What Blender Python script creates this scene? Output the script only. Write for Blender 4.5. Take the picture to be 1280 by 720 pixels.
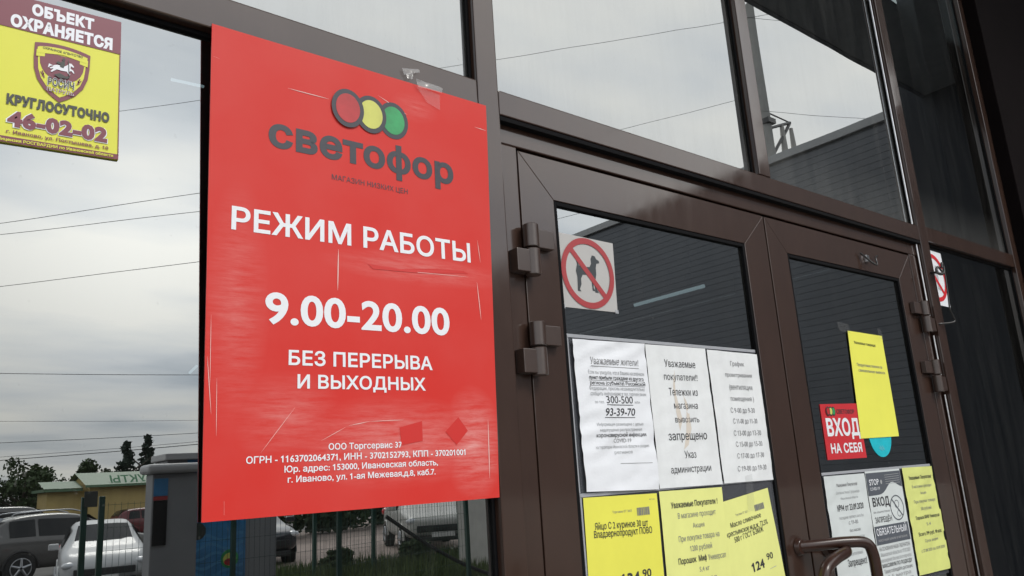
import bpy, bmesh, math, random
from mathutils import Vector, Matrix, noise, geometry

for o in list(bpy.data.objects):
    bpy.data.objects.remove(o)
C = bpy.context.scene.collection
R = math.radians
rnd = random.Random(7)

# ------------------------------------------------------------------ camera
cam_d = bpy.data.cameras.new('camera')
cam_d.sensor_width = 36.0
cam_d.lens = 978.0 / 1280.0 * 36.0
cam_d.clip_start = 0.05
cam_d.clip_end = 2000
cam = bpy.data.objects.new('camera', cam_d)
C.objects.link(cam)
yaw, pitch, roll = -0.687548, 0.236877, 0.063036
Rz = Matrix.Rotation(yaw, 3, 'Z')
Rx = Matrix.Rotation(pitch, 3, 'X')
Ry = Matrix.Rotation(roll, 3, 'Y')
rot = Rz @ Rx @ Ry                       # columns: right, forward, up
right, fwd, up = rot.col[0], rot.col[1], rot.col[2]
m = Matrix((right, up, -fwd)).transposed().to_4x4()
m.translation = Vector((0.0, -1.1, 1.5))
cam.matrix_world = m
bpy.context.scene.camera = cam

# ------------------------------------------------------------------ world: overcast sky
SUN_DIR = Vector((0.238, -0.930, 1.02)).normalized()     # towards the sun (in front of the shop)
elev = math.asin(SUN_DIR.z)
world = bpy.data.worlds.new('World')
bpy.context.scene.world = world
world.use_nodes = True
nt = world.node_tree
nt.nodes.clear()
N = nt.nodes.new
L = nt.links.new
out = N('ShaderNodeOutputWorld')
bg = N('ShaderNodeBackground')
bg.inputs['Strength'].default_value = 0.14
sky = N('ShaderNodeTexSky')
sky.sky_type = 'NISHITA'
sky.sun_disc = False
sky.sun_elevation = elev
sky.sun_rotation = math.atan2(SUN_DIR.x, SUN_DIR.y)
tc = N('ShaderNodeTexCoord')
sep = N('ShaderNodeSeparateXYZ')
L(tc.outputs['Generated'], sep.inputs[0])

def wmath(op, a, b=None, clamp=False):
    n = N('ShaderNodeMath')
    n.operation = op
    n.use_clamp = clamp
    for i, v in enumerate((a, b)):
        if v is None:
            continue
        if isinstance(v, (int, float)):
            n.inputs[i].default_value = v
        else:
            L(v, n.inputs[i])
    return n.outputs[0]

zc = wmath('MAXIMUM', sep.outputs['Z'], 0.0)
zz = wmath('ADD', zc, 0.16)
comb = N('ShaderNodeCombineXYZ')
L(wmath('DIVIDE', sep.outputs['X'], zz), comb.inputs[0])
L(wmath('DIVIDE', sep.outputs['Y'], zz), comb.inputs[1])

def wnoise(scale, detail, rough, off):
    mp = N('ShaderNodeMapping')
    mp.inputs['Location'].default_value = off
    mp.inputs['Scale'].default_value = (0.55, 1.0, 1.0)
    L(comb.outputs[0], mp.inputs[0])
    n = N('ShaderNodeTexNoise')
    n.inputs['Scale'].default_value = scale
    n.inputs['Detail'].default_value = detail
    n.inputs['Roughness'].default_value = rough
    L(mp.outputs[0], n.inputs['Vector'])
    return n.outputs['Fac']

n1 = wnoise(0.85, 4, 0.48, (3.1, 1.7, 0))
n2 = wnoise(2.3, 5, 0.52, (8.1, 4.2, 0))
nn = wmath('ADD', wmath('MULTIPLY', n1, 0.68), wmath('MULTIPLY', n2, 0.32))
ramp = N('ShaderNodeValToRGB')
L(nn, ramp.inputs[0])
e = ramp.color_ramp.elements
e[0].position = 0.385
e[0].color = (7.2, 8.0, 8.9, 1)
e[1].position = 0.60
e[1].color = (14.9, 14.5, 13.6, 1)
k = ramp.color_ramp.elements.new(0.485)
k.color = (11.2, 11.5, 11.8, 1)
# brighter patch where the low sun sits behind the cloud; greyer towards the horizon
dot = N('ShaderNodeVectorMath')
dot.operation = 'DOT_PRODUCT'
L(tc.outputs['Generated'], dot.inputs[0])
dot.inputs[1].default_value = Vector((0.238, -0.930, 0.28)).normalized()
glow = wmath('POWER', wmath('MAXIMUM', dot.outputs['Value'], 0.0), 60.0)
hor = N('ShaderNodeMapRange')
L(zc, hor.inputs[0])
hor.inputs[1].default_value = 0.0
hor.inputs[2].default_value = 0.30
hor.inputs[3].default_value = 0.38
hor.inputs[4].default_value = 1.0
band = wmath('POWER', wmath('SUBTRACT', 1.0, zc), 28.0)      # paler strip low over the horizon
gain = wmath('ADD', wmath('ADD', hor.outputs[0], wmath('MULTIPLY', glow, 0.30)), wmath('MULTIPLY', band, 0.42))
sc = N('ShaderNodeVectorMath')
sc.operation = 'SCALE'
L(ramp.outputs[0], sc.inputs[0])
L(gain, sc.inputs['Scale'])
mix = N('ShaderNodeMixRGB')
mix.inputs[0].default_value = 0.93
L(sky.outputs[0], mix.inputs[1])
L(sc.outputs[0], mix.inputs[2])
L(mix.outputs[0], bg.inputs['Color'])
L(bg.outputs[0], out.inputs[0])

sun_d = bpy.data.lights.new('sun', 'SUN')
sun_d.energy = 1.5
sun_d.angle = R(16)
sun_d.color = (1.0, 0.96, 0.9)
sun = bpy.data.objects.new('sun', sun_d)
C.objects.link(sun)
sun.rotation_euler = SUN_DIR.to_track_quat('Z', 'Y').to_euler()
sun.location = (3, -12, 20)

S = bpy.context.scene
S.view_settings.view_transform = 'Standard'
S.view_settings.look = 'None'
S.view_settings.exposure = 0.0
S.view_settings.gamma = 1.0
S.view_settings.use_curve_mapping = False
S.render.engine = 'CYCLES'
S.cycles.use_denoising = True
S.cycles.max_bounces = 8
S.cycles.transparent_max_bounces = 12
S.cycles.caustics_reflective = False
S.cycles.caustics_refractive = False
S.render.resolution_x = 1024
S.render.resolution_y = 576

# ------------------------------------------------------------------ materials
MATS = {}

def mat(name, col, rough=0.6, metal=0.0, coat=0.0, coat_rough=0.1, coat_ior=1.5, spec=0.5,
        vary=0.0, vscale=8.0, bump=0.0, bscale=60.0, stretch=(1, 1, 1), rvary=0.0, emit=None, estr=0.0):
    mt = bpy.data.materials.new(name)
    mt.use_nodes = True
    t = mt.node_tree
    b = t.nodes['Principled BSDF']
    b.inputs['Base Color'].default_value = (*col, 1)
    b.inputs['Roughness'].default_value = rough
    b.inputs['Metallic'].default_value = metal
    b.inputs['Coat Weight'].default_value = coat
    b.inputs['Coat Roughness'].default_value = coat_rough
    b.inputs['Coat IOR'].default_value = coat_ior
    b.inputs['Specular IOR Level'].default_value = spec
    if emit:
        b.inputs['Emission Color'].default_value = (*emit, 1)
        b.inputs['Emission Strength'].default_value = estr
    if vary or bump or rvary:
        tcn = t.nodes.new('ShaderNodeTexCoord')
        mp = t.nodes.new('ShaderNodeMapping')
        mp.inputs['Scale'].default_value = stretch
        t.links.new(tcn.outputs['Object'], mp.inputs[0])
    if vary or rvary:
        nz = t.nodes.new('ShaderNodeTexNoise')
        nz.inputs['Scale'].default_value = vscale
        nz.inputs['Detail'].default_value = 6
        nz.inputs['Roughness'].default_value = 0.62
        t.links.new(mp.outputs[0], nz.inputs['Vector'])
    if vary:
        mr = t.nodes.new('ShaderNodeMapRange')
        mr.inputs[1].default_value = 0.3
        mr.inputs[2].default_value = 0.7
        mr.inputs[3].default_value = 1 - vary
        mr.inputs[4].default_value = 1 + vary
        t.links.new(nz.outputs['Fac'], mr.inputs[0])
        vm = t.nodes.new('ShaderNodeVectorMath')
        vm.operation = 'SCALE'
        vm.inputs[0].default_value = col
        t.links.new(mr.outputs[0], vm.inputs['Scale'])
        t.links.new(vm.outputs[0], b.inputs['Base Color'])
    if rvary:
        mr2 = t.nodes.new('ShaderNodeMapRange')
        mr2.inputs[1].default_value = 0.35
        mr2.inputs[2].default_value = 0.7
        tgt = 'Coat Roughness' if coat else 'Roughness'
        base = coat_rough if coat else rough
        mr2.inputs[3].default_value = max(0.0, base - rvary * 0.4)
        mr2.inputs[4].default_value = base + rvary
        t.links.new(nz.outputs['Fac'], mr2.inputs[0])
        t.links.new(mr2.outputs[0], b.inputs[tgt])
    if bump:
        n2_ = t.nodes.new('ShaderNodeTexNoise')
        n2_.inputs['Scale'].default_value = bscale
        n2_.inputs['Detail'].default_value = 4
        t.links.new(mp.outputs[0], n2_.inputs['Vector'])
        bp = t.nodes.new('ShaderNodeBump')
        bp.inputs['Strength'].default_value = bump
        bp.inputs['Distance'].default_value = 0.01
        t.links.new(n2_.outputs['Fac'], bp.inputs['Height'])
        t.links.new(bp.outputs[0], b.inputs['Normal'])
    MATS[name] = mt
    return mt

def glass_mat(name, ior=4.1, tint=(0.24, 0.27, 0.28), dust=0.035, ripple=0.0):
    """coated glazing seen by day: mirror-like outside face, dark tinted view inside, a film of dust"""
    mt = bpy.data.materials.new(name)
    mt.use_nodes = True
    t = mt.node_tree
    t.nodes.clear()
    n = t.nodes.new
    o = n('ShaderNodeOutputMaterial')
    gl = n('ShaderNodeBsdfGlossy')
    gl.inputs['Roughness'].default_value = 0.0
    gl.inputs['Color'].default_value = (0.97, 1.0, 1.0, 1)
    tr = n('ShaderNodeBsdfTransparent')
    tr.inputs['Color'].default_value = (*tint, 1)
    fr = n('ShaderNodeFresnel')
    fr.inputs['IOR'].default_value = ior
    mx = n('ShaderNodeMixShader')
    t.links.new(fr.outputs[0], mx.inputs[0])
    t.links.new(tr.outputs[0], mx.inputs[1])
    t.links.new(gl.outputs[0], mx.inputs[2])
    df = n('ShaderNodeBsdfDiffuse')
    df.inputs['Color'].default_value = (0.42, 0.42, 0.40, 1)
    tcn = n('ShaderNodeTexCoord')
    mp = n('ShaderNodeMapping')
    mp.inputs['Scale'].default_value = (14, 14, 1.6)
    t.links.new(tcn.outputs['Object'], mp.inputs[0])
    nz = n('ShaderNodeTexNoise')
    nz.inputs['Scale'].default_value = 1.6
    nz.inputs['Detail'].default_value = 8
    nz.inputs['Roughness'].default_value = 0.7
    t.links.new(mp.outputs[0], nz.inputs['Vector'])
    nz2 = n('ShaderNodeTexNoise')
    nz2.inputs['Scale'].default_value = 90
    nz2.inputs['Detail'].default_value = 5
    t.links.new(tcn.outputs['Object'], nz2.inputs['Vector'])
    mr = n('ShaderNodeMapRange')
    mr.inputs[1].default_value = 0.42
    mr.inputs[2].default_value = 0.78
    mr.inputs[3].default_value = dust * 0.35
    mr.inputs[4].default_value = dust * 1.9
    t.links.new(nz.outputs['Fac'], mr.inputs[0])
    mr3 = n('ShaderNodeMapRange')
    mr3.inputs[1].default_value = 0.69
    mr3.inputs[2].default_value = 0.76
    mr3.inputs[3].default_value = 0.0
    mr3.inputs[4].default_value = 0.10
    t.links.new(nz2.outputs['Fac'], mr3.inputs[0])
    sx = n('ShaderNodeSeparateXYZ')
    t.links.new(tcn.outputs['Object'], sx.inputs[0])
    md = n('ShaderNodeMapRange')              # dirt gathered along the lower edge of the upper panes
    md.inputs[1].default_value = 2.42
    md.inputs[2].default_value = 2.24
    md.inputs[3].default_value = 0.0
    md.inputs[4].default_value = 0.17
    t.links.new(sx.outputs['Z'], md.inputs[0])
    gt = n('ShaderNodeMath')
    gt.operation = 'GREATER_THAN'
    t.links.new(sx.outputs['Z'], gt.inputs[0])
    gt.inputs[1].default_value = 2.24
    mm = n('ShaderNodeMath')
    mm.operation = 'MULTIPLY'
    t.links.new(md.outputs[0], mm.inputs[0])
    t.links.new(gt.outputs[0], mm.inputs[1])
    m5 = n('ShaderNodeMath')
    m5.operation = 'MULTIPLY'
    t.links.new(mm.outputs[0], m5.inputs[0])
    t.links.new(nz.outputs['Fac'], m5.inputs[1])
    a5 = n('ShaderNodeMath')
    a5.operation = 'ADD'
    t.links.new(mr3.outputs[0], a5.inputs[0])
    t.links.new(m5.outputs[0], a5.inputs[1])
    ad = n('ShaderNodeMath')
    ad.operation = 'ADD'
    t.links.new(mr.outputs[0], ad.inputs[0])
    t.links.new(a5.outputs[0], ad.inputs[1])
    mx2 = n('ShaderNodeMixShader')
    t.links.new(ad.outputs[0], mx2.inputs[0])
    t.links.new(mx.outputs[0], mx2.inputs[1])
    t.links.new(df.outputs[0], mx2.inputs[2])
    t.links.new(mx2.outputs[0], o.inputs[0])
    if ripple:
        nz4 = n('ShaderNodeTexNoise')
        nz4.inputs['Scale'].default_value = 2.2
        nz4.inputs['Detail'].default_value = 1
        t.links.new(tcn.outputs['Object'], nz4.inputs['Vector'])
        bp = n('ShaderNodeBump')
        bp.inputs['Strength'].default_value = 1.0
        bp.inputs['Distance'].default_value = ripple
        t.links.new(nz4.outputs['Fac'], bp.inputs['Height'])
        t.links.new(bp.outputs[0], gl.inputs['Normal'])
    MATS[name] = mt
    return mt

def clear_mat(name, tint, gloss=0.06, rough=0.15, haze=0.1, hcol=(0.6, 0.6, 0.6)):
    mt = bpy.data.materials.new(name)
    mt.use_nodes = True
    t = mt.node_tree
    t.nodes.clear()
    n = t.nodes.new
    o = n('ShaderNodeOutputMaterial')
    tr = n('ShaderNodeBsdfTransparent')
    tr.inputs['Color'].default_value = (*tint, 1)
    gl = n('ShaderNodeBsdfGlossy')
    gl.inputs['Roughness'].default_value = rough
    df = n('ShaderNodeBsdfDiffuse')
    df.inputs['Color'].default_value = (*hcol, 1)
    m1 = n('ShaderNodeMixShader')
    m1.inputs[0].default_value = haze
    t.links.new(tr.outputs[0], m1.inputs[1])
    t.links.new(df.outputs[0], m1.inputs[2])
    m2 = n('ShaderNodeMixShader')
    m2.inputs[0].default_value = gloss
    t.links.new(m1.outputs[0], m2.inputs[1])
    t.links.new(gl.outputs[0], m2.inputs[2])
    t.links.new(m2.outputs[0], o.inputs[0])
    MATS[name] = mt
    return mt

FRAME = mat('brown_frame_paint', (0.043, 0.0225, 0.0160), 0.5, coat=1.0, coat_rough=0.075, coat_ior=1.66, spec=0.12,
            vary=0.10, vscale=5, stretch=(3, 3, 1), rvary=0.07, bump=0.02, bscale=420)
HANDLE = mat('dark_brown_handle_paint', (0.034, 0.0145, 0.010), 0.4, coat=0.6, coat_rough=0.2, spec=0.2, vary=0.2, vscale=40)
FRAME2 = mat('brown_hinge_paint', (0.046, 0.027, 0.021), 0.38, coat=0.6, coat_rough=0.2, vary=0.08, vscale=30)
PILLAR = mat('dark_brown_cladding', (0.0065, 0.0045, 0.0048), 0.8, spec=0.05, vary=0.12, vscale=6)
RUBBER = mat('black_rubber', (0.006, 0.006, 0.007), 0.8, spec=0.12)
GLASS = glass_mat('coated_glass', ripple=0.0004)
GLASS_DOOR = glass_mat('coated_door_glass', dust=0.012, ripple=0.0005)
GLASS_SIDE = glass_mat('coated_side_glass', dust=0.016, ripple=0.0004)
GLASS_EDGE = clear_mat('glass_body', (0.9, 0.95, 0.94), 0.0, 0.1, 0.0)
CHROME = mat('bare_metal', (0.55, 0.55, 0.56), 0.28, metal=1.0, vary=0.15, vscale=40)
DARKMETAL = mat('dark_wire', (0.02, 0.019, 0.02), 0.4, coat=0.3)
INTERIOR = mat('dark_interior_wall', (0.016, 0.016, 0.019), 0.8, vary=0.2, vscale=1.5)
TUBE = mat('lit_tube', (0.8, 0.9, 0.95), 0.5, emit=(0.80, 0.95, 1.0), estr=0.9)
TAPE = clear_mat('clear_tape', (0.97, 0.97, 0.97), 0.035, 0.2, 0.045, (0.8, 0.8, 0.8))
TAPE_OLD = clear_mat('crumpled_old_tape', (0.95, 0.95, 0.95), 0.09, 0.18, 0.12, (0.75, 0.74, 0.72))
FILM = clear_mat('plastic_pocket_film', (0.55, 0.56, 0.60), 0.05, 0.25, 0.10, (0.55, 0.57, 0.62))
FILMEDGE = clear_mat('plastic_pocket_seam', (0.8, 0.8, 0.82), 0.06, 0.3, 0.55, (0.60, 0.62, 0.66))

PAPER = mat('white_paper', (0.80, 0.82, 0.86), 0.75, vary=0.025, vscale=18, bump=0.05, bscale=200)
PAPER_AGED = mat('weathered_white_paper', (0.76, 0.78, 0.79), 0.75, vary=0.07, vscale=14, bump=0.06, bscale=200)
PAPER_GREY = mat('greyish_white_paper', (0.62, 0.66, 0.66), 0.75, vary=0.05, vscale=14)
YELLOW = mat('yellow_paper', (0.79, 0.76, 0.10), 0.75, vary=0.04, vscale=10)
YELLOW_PALE = mat('pale_yellow_paper', (0.77, 0.79, 0.27), 0.75, vary=0.05, vscale=10)
YELLOW_BRIGHT = mat('bright_yellow_paper', (0.82, 0.81, 0.11), 0.7, vary=0.03, vscale=10)
YELLOW_DULL = mat('faded_yellow_paper', (0.66, 0.70, 0.22), 0.75, vary=0.06, vscale=12)
INK = mat('black_ink', (0.035, 0.035, 0.04), 0.7)
INKGREY = mat('grey_ink', (0.22, 0.22, 0.23), 0.7)
INKLIGHT = mat('pale_grey_ink', (0.38, 0.39, 0.40), 0.7)
SLATE = mat('slate_ink', (0.085, 0.095, 0.115), 0.7)
WHITE = mat('white_vinyl', (0.82, 0.84, 0.88), 0.45)
RED = mat('red_sticker', (0.60, 0.035, 0.045), 0.4, vary=0.04)
REDRING = mat('prohibition_red', (0.38, 0.045, 0.052), 0.45)
CYAN = mat('cyan_sticker', (0.02, 0.50, 0.60), 0.4, vary=0.1, vscale=30)
MAROON = mat('maroon_print', (0.185, 0.035, 0.058), 0.4)
SIGNYEL = mat('security_yellow', (0.70, 0.70, 0.055), 0.42, vary=0.03)
SIGNWHITE = mat('sign_white_print', (0.80, 0.82, 0.88), 0.4)
SIGNDARK = mat('sign_dark_print', (0.040, 0.045, 0.040), 0.45)
PLATE = mat('sign_plate_white', (0.47, 0.46, 0.45), 0.45, vary=0.03)
PLATE2 = mat('sign_plate_bright', (0.84, 0.86, 0.90), 0.45)
LOGODARK = mat('logo_charcoal', (0.040, 0.042, 0.055), 0.45)
LOGORED = mat('logo_red', (0.46, 0.030, 0.035), 0.45, vary=0.15, vscale=25)
LOGOYEL = mat('logo_yellow', (0.62, 0.63, 0.14), 0.45, vary=0.10, vscale=25)
LOGOGREEN = mat('logo_green', (0.035, 0.34, 0.115), 0.45, vary=0.3, vscale=22)
SCRATCH = mat('white_scratch', (0.80, 0.52, 0.49), 0.6)
CLEANRED = mat('clean_red_patch', (0.61, 0.026, 0.021), 0.4)

# poster: red vinyl with rubbed, whitish wear
def poster_material():
    mt = mat('red_poster_vinyl', (0.67, 0.04, 0.033), 0.42, spec=0.25)
    t = mt.node_tree
    b = t.nodes['Principled BSDF']
    n = t.nodes.new
    tcn = n('ShaderNodeTexCoord')
    fac = None
    # worn spots given in metres on the sheet (x from the left edge, z above the lower edge)
    for (cx, cz, rx, rz, amt) in ((0.31, 0.10, 0.20, 0.075, 0.36), (0.455, 0.095, 0.065, 0.10, 0.50), (0.13, 0.14, 0.09, 0.07, 0.22),
                                  (0.36, 0.388, 0.19, 0.030, 0.26), (0.05, 0.30, 0.05, 0.20, 0.20),
                                  (0.36, 0.69, 0.05, 0.03, 0.16)):
        mp = n('ShaderNodeMapping')
        mp.vector_type = 'POINT'
        mp.inputs['Location'].default_value = (-cx / rx, 0, -cz / rz)
        mp.inputs['Scale'].default_value = (1 / rx, 0, 1 / rz)
        t.links.new(tcn.outputs['Object'], mp.inputs[0])
        gr = n('ShaderNodeTexGradient')
        gr.gradient_type = 'SPHERICAL'
        t.links.new(mp.outputs[0], gr.inputs[0])
        mu = n('ShaderNodeMath')
        mu.operation = 'MULTIPLY'
        t.links.new(gr.outputs['Fac'], mu.inputs[0])
        mu.inputs[1].default_value = amt
        if fac is None:
            fac = mu.outputs[0]
        else:
            ad = n('ShaderNodeMath')
            ad.operation = 'MAXIMUM'
            t.links.new(fac, ad.inputs[0])
            t.links.new(mu.outputs[0], ad.inputs[1])
            fac = ad.outputs[0]
    mp = n('ShaderNodeMapping')
    mp.inputs['Rotation'].default_value = (0, R(28), 0)
    mp.inputs['Scale'].default_value = (9, 1, 70)
    t.links.new(tcn.outputs['Object'], mp.inputs[0])
    nz = n('ShaderNodeTexNoise')
    nz.inputs['Scale'].default_value = 1.5
    nz.inputs['Detail'].default_value = 8
    nz.inputs['Roughness'].default_value = 0.72
    t.links.new(mp.outputs[0], nz.inputs['Vector'])
    mr = n('ShaderNodeMapRange')
    mr.inputs[1].default_value = 0.38
    mr.inputs[2].default_value = 0.72
    mr.inputs[3].default_value = 0.1
    mr.inputs[4].default_value = 1.5
    t.links.new(nz.outputs['Fac'], mr.inputs[0])
    mu = n('ShaderNodeMath')
    mu.operation = 'MULTIPLY'
    mu.use_clamp = True
    t.links.new(fac, mu.inputs[0])
    t.links.new(mr.outputs[0], mu.inputs[1])
    nb = n('ShaderNodeTexNoise')
    nb.inputs['Scale'].default_value = 7
    nb.inputs['Detail'].default_value = 6
    t.links.new(tcn.outputs['Object'], nb.inputs['Vector'])
    mrb = n('ShaderNodeMapRange')
    mrb.inputs[1].default_value = 0.35
    mrb.inputs[2].default_value = 0.7
    mrb.inputs[3].default_value = 0.0
    mrb.inputs[4].default_value = 0.035
    t.links.new(nb.outputs['Fac'], mrb.inputs[0])
    ad2 = n('ShaderNodeMath')
    ad2.operation = 'ADD'
    t.links.new(mu.outputs[0], ad2.inputs[0])
    t.links.new(mrb.outputs[0], ad2.inputs[1])
    mx = n('ShaderNodeMixRGB')
    mx.inputs[1].default_value = (0.64, 0.034, 0.026, 1)
    mx.inputs[2].default_value = (0.85, 0.55, 0.52, 1)
    t.links.new(ad2.outputs[0], mx.inputs[0])
    t.links.new(mx.outputs[0], b.inputs['Base Color'])
    return mt

POSTER = poster_material()
TOWN = {}

# ------------------------------------------------------------------ object helpers
def empty(name, loc, label, cat, group=None, rz=0.0):
    o = bpy.data.objects.new(name, None)
    o.empty_display_size = 0.1
    o.location = loc
    o.rotation_euler = (0, 0, rz)
    C.objects.link(o)
    o['label'] = label
    o['category'] = cat
    if group:
        o['group'] = group
    return o

def root_loc(p):
    v = Vector((0, 0, 0))
    while p is not None:
        v += p.location
        p = p.parent
    return v

def mesh(name, verts, faces, mats, parent=None, idx=None, smooth=False, local=False):
    """verts in world metres unless local; parts keep their thing's origin"""
    me = bpy.data.meshes.new(name)
    off = root_loc(parent) if (parent is not None and not local) else Vector((0, 0, 0))
    me.from_pydata([tuple(Vector(v) - off) for v in verts], [], faces)
    if not isinstance(mats, (list, tuple)):
        mats = [mats]
    for mm in mats:
        me.materials.append(mm)
    if idx:
        for p, i in zip(me.polygons, idx):
            p.material_index = i
    if smooth:
        for p in me.polygons:
            p.use_smooth = True
    me.update()
    o = bpy.data.objects.new(name, me)
    C.objects.link(o)
    if parent is not None:
        o.parent = parent
    return o

def tag(o, label=None, cat=None, group=None, kind=None):
    if label:
        o['label'] = label
    if cat:
        o['category'] = cat
    if group:
        o['group'] = group
    if kind:
        o['kind'] = kind
    return o

class MB:
    """collects shapes for ONE mesh"""
    def __init__(self):
        self.v, self.f, self.i, self.sm = [], [], [], []

    def add(self, vs, fs, mi=0, smooth=False):
        b = len(self.v)
        self.v += [tuple(q) for q in vs]
        for f in fs:
            self.f.append([b + q for q in f])
            self.i.append(mi)
            self.sm.append(smooth)
        return self

    def bm(self, b, mi=0, smooth=False, mtx=None):
        if mtx is not None:
            bmesh.ops.transform(b, matrix=mtx, verts=b.verts)
        b.verts.index_update()
        self.add([v.co[:] for v in b.verts], [[v.index for v in f.verts] for f in b.faces], mi, smooth)
        b.free()
        return self

    def box(self, x0, x1, y0, y1, z0, z1, bev=0.0, mi=0, mtx=None, seg=2):
        b = bmesh.new()
        bmesh.ops.create_cube(b, size=1)
        for v in b.verts:
            v.co = ((x0 + x1) / 2 + v.co.x * (x1 - x0), (y0 + y1) / 2 + v.co.y * (y1 - y0), (z0 + z1) / 2 + v.co.z * (z1 - z0))
        if bev:
            bmesh.ops.bevel(b, geom=b.edges[:], offset=bev, segments=seg, affect='EDGES', profile=0.6)
        return self.bm(b, mi, False, mtx)

    def prism(self, pts, y0, y1, bev=0.0, mi=0):
        """polygon in x,z extruded from y0 to y1"""
        b = bmesh.new()
        f = b.faces.new([b.verts.new((p[0], y0, p[1])) for p in pts])
        r = bmesh.ops.extrude_face_region(b, geom=[f])
        for v in r['geom']:
            if isinstance(v, bmesh.types.BMVert):
                v.co.y = y1
        bmesh.ops.recalc_face_normals(b, faces=b.faces[:])
        if bev:
            bmesh.ops.bevel(b, geom=b.edges[:], offset=bev, segments=2, affect='EDGES', profile=0.6)
        return self.bm(b, mi)

    def cyl(self, p0, p1, r0, r1=None, n=16, mi=0, bev=0.0):
        """closed cylinder or cone with crisp, optionally chamfered rims"""
        r1 = r0 if r1 is None else r1
        p0, p1 = Vector(p0), Vector(p1)
        d = (p1 - p0).normalized()
        a = d.orthogonal().normalized()
        c_ = d.cross(a)
        ring = lambda p, r: [p + (a * math.cos(2 * math.pi * j / n) + c_ * math.sin(2 * math.pi * j / n)) * r for j in range(n)]
        def band(A, B, sm):
            self.add(A + B, [[j, (j + 1) % n, n + (j + 1) % n, n + j] for j in range(n)], mi, sm)
        A0, A1 = ring(p0 + d * bev, r0), ring(p1 - d * bev, r1)
        band(A0, A1, n > 6)
        if bev:
            B0, B1 = ring(p0, r0 - bev), ring(p1, r1 - bev)
            band(B0, A0, False)
            band(A1, B1, False)
            A0, A1 = B0, B1
        self.add(A0, [list(range(n))[::-1]], mi)
        self.add(A1, [list(range(n))], mi)
        return self

    def tube(self, pts, r, n=12, mi=0, cap=True):
        pts = [Vector(p) for p in pts]
        rs = r if isinstance(r, (list, tuple)) else [r] * len(pts)
        rings = []
        prev = None
        for i, p in enumerate(pts):
            t = (pts[min(i + 1, len(pts) - 1)] - pts[max(i - 1, 0)]).normalized()
            if prev is None:
                a = t.orthogonal().normalized()
            else:
                a = (prev - t * prev.dot(t)).normalized()
            prev = a
            bb = t.cross(a)
            rings.append([p + (a * math.cos(2 * math.pi * j / n) + bb * math.sin(2 * math.pi * j / n)) * rs[i] for j in range(n)])
        vs = [q for rg in rings for q in rg]
        fs = []
        for i in range(len(pts) - 1):
            for j in range(n):
                fs.append([i * n + j, i * n + (j + 1) % n, (i + 1) * n + (j + 1) % n, (i + 1) * n + j])
        self.add(vs, fs, mi, True)
        if cap:
            self.add(rings[0], [list(range(n))[::-1]], mi)
            self.add(rings[-1], [list(range(n))], mi)
        return self

    def build(self, name, mats, parent=None, local=False):
        o = mesh(name, self.v, self.f, mats, parent, self.i, False, local)
        for p, s in zip(o.data.polygons, self.sm):
            p.use_smooth = s
        return o

def smooth_path(pts, n=6):
    """Catmull-Rom through the points"""
    P = [Vector(p) for p in pts]
    P = [P[0] * 2 - P[1]] + P + [P[-1] * 2 - P[-2]]
    o = []
    for i in range(1, len(P) - 2):
        for k in range(n):
            t = k / n
            a, b, c, d = P[i - 1], P[i], P[i + 1], P[i + 2]
            o.append(0.5 * ((2 * b) + (c - a) * t + (2 * a - 5 * b + 4 * c - d) * t * t + (3 * b - a - 3 * c + d) * t ** 3))
    o.append(P[-2])
    return o

# ------------------------------------------------------------------ lettering
_cache = {}

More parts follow.
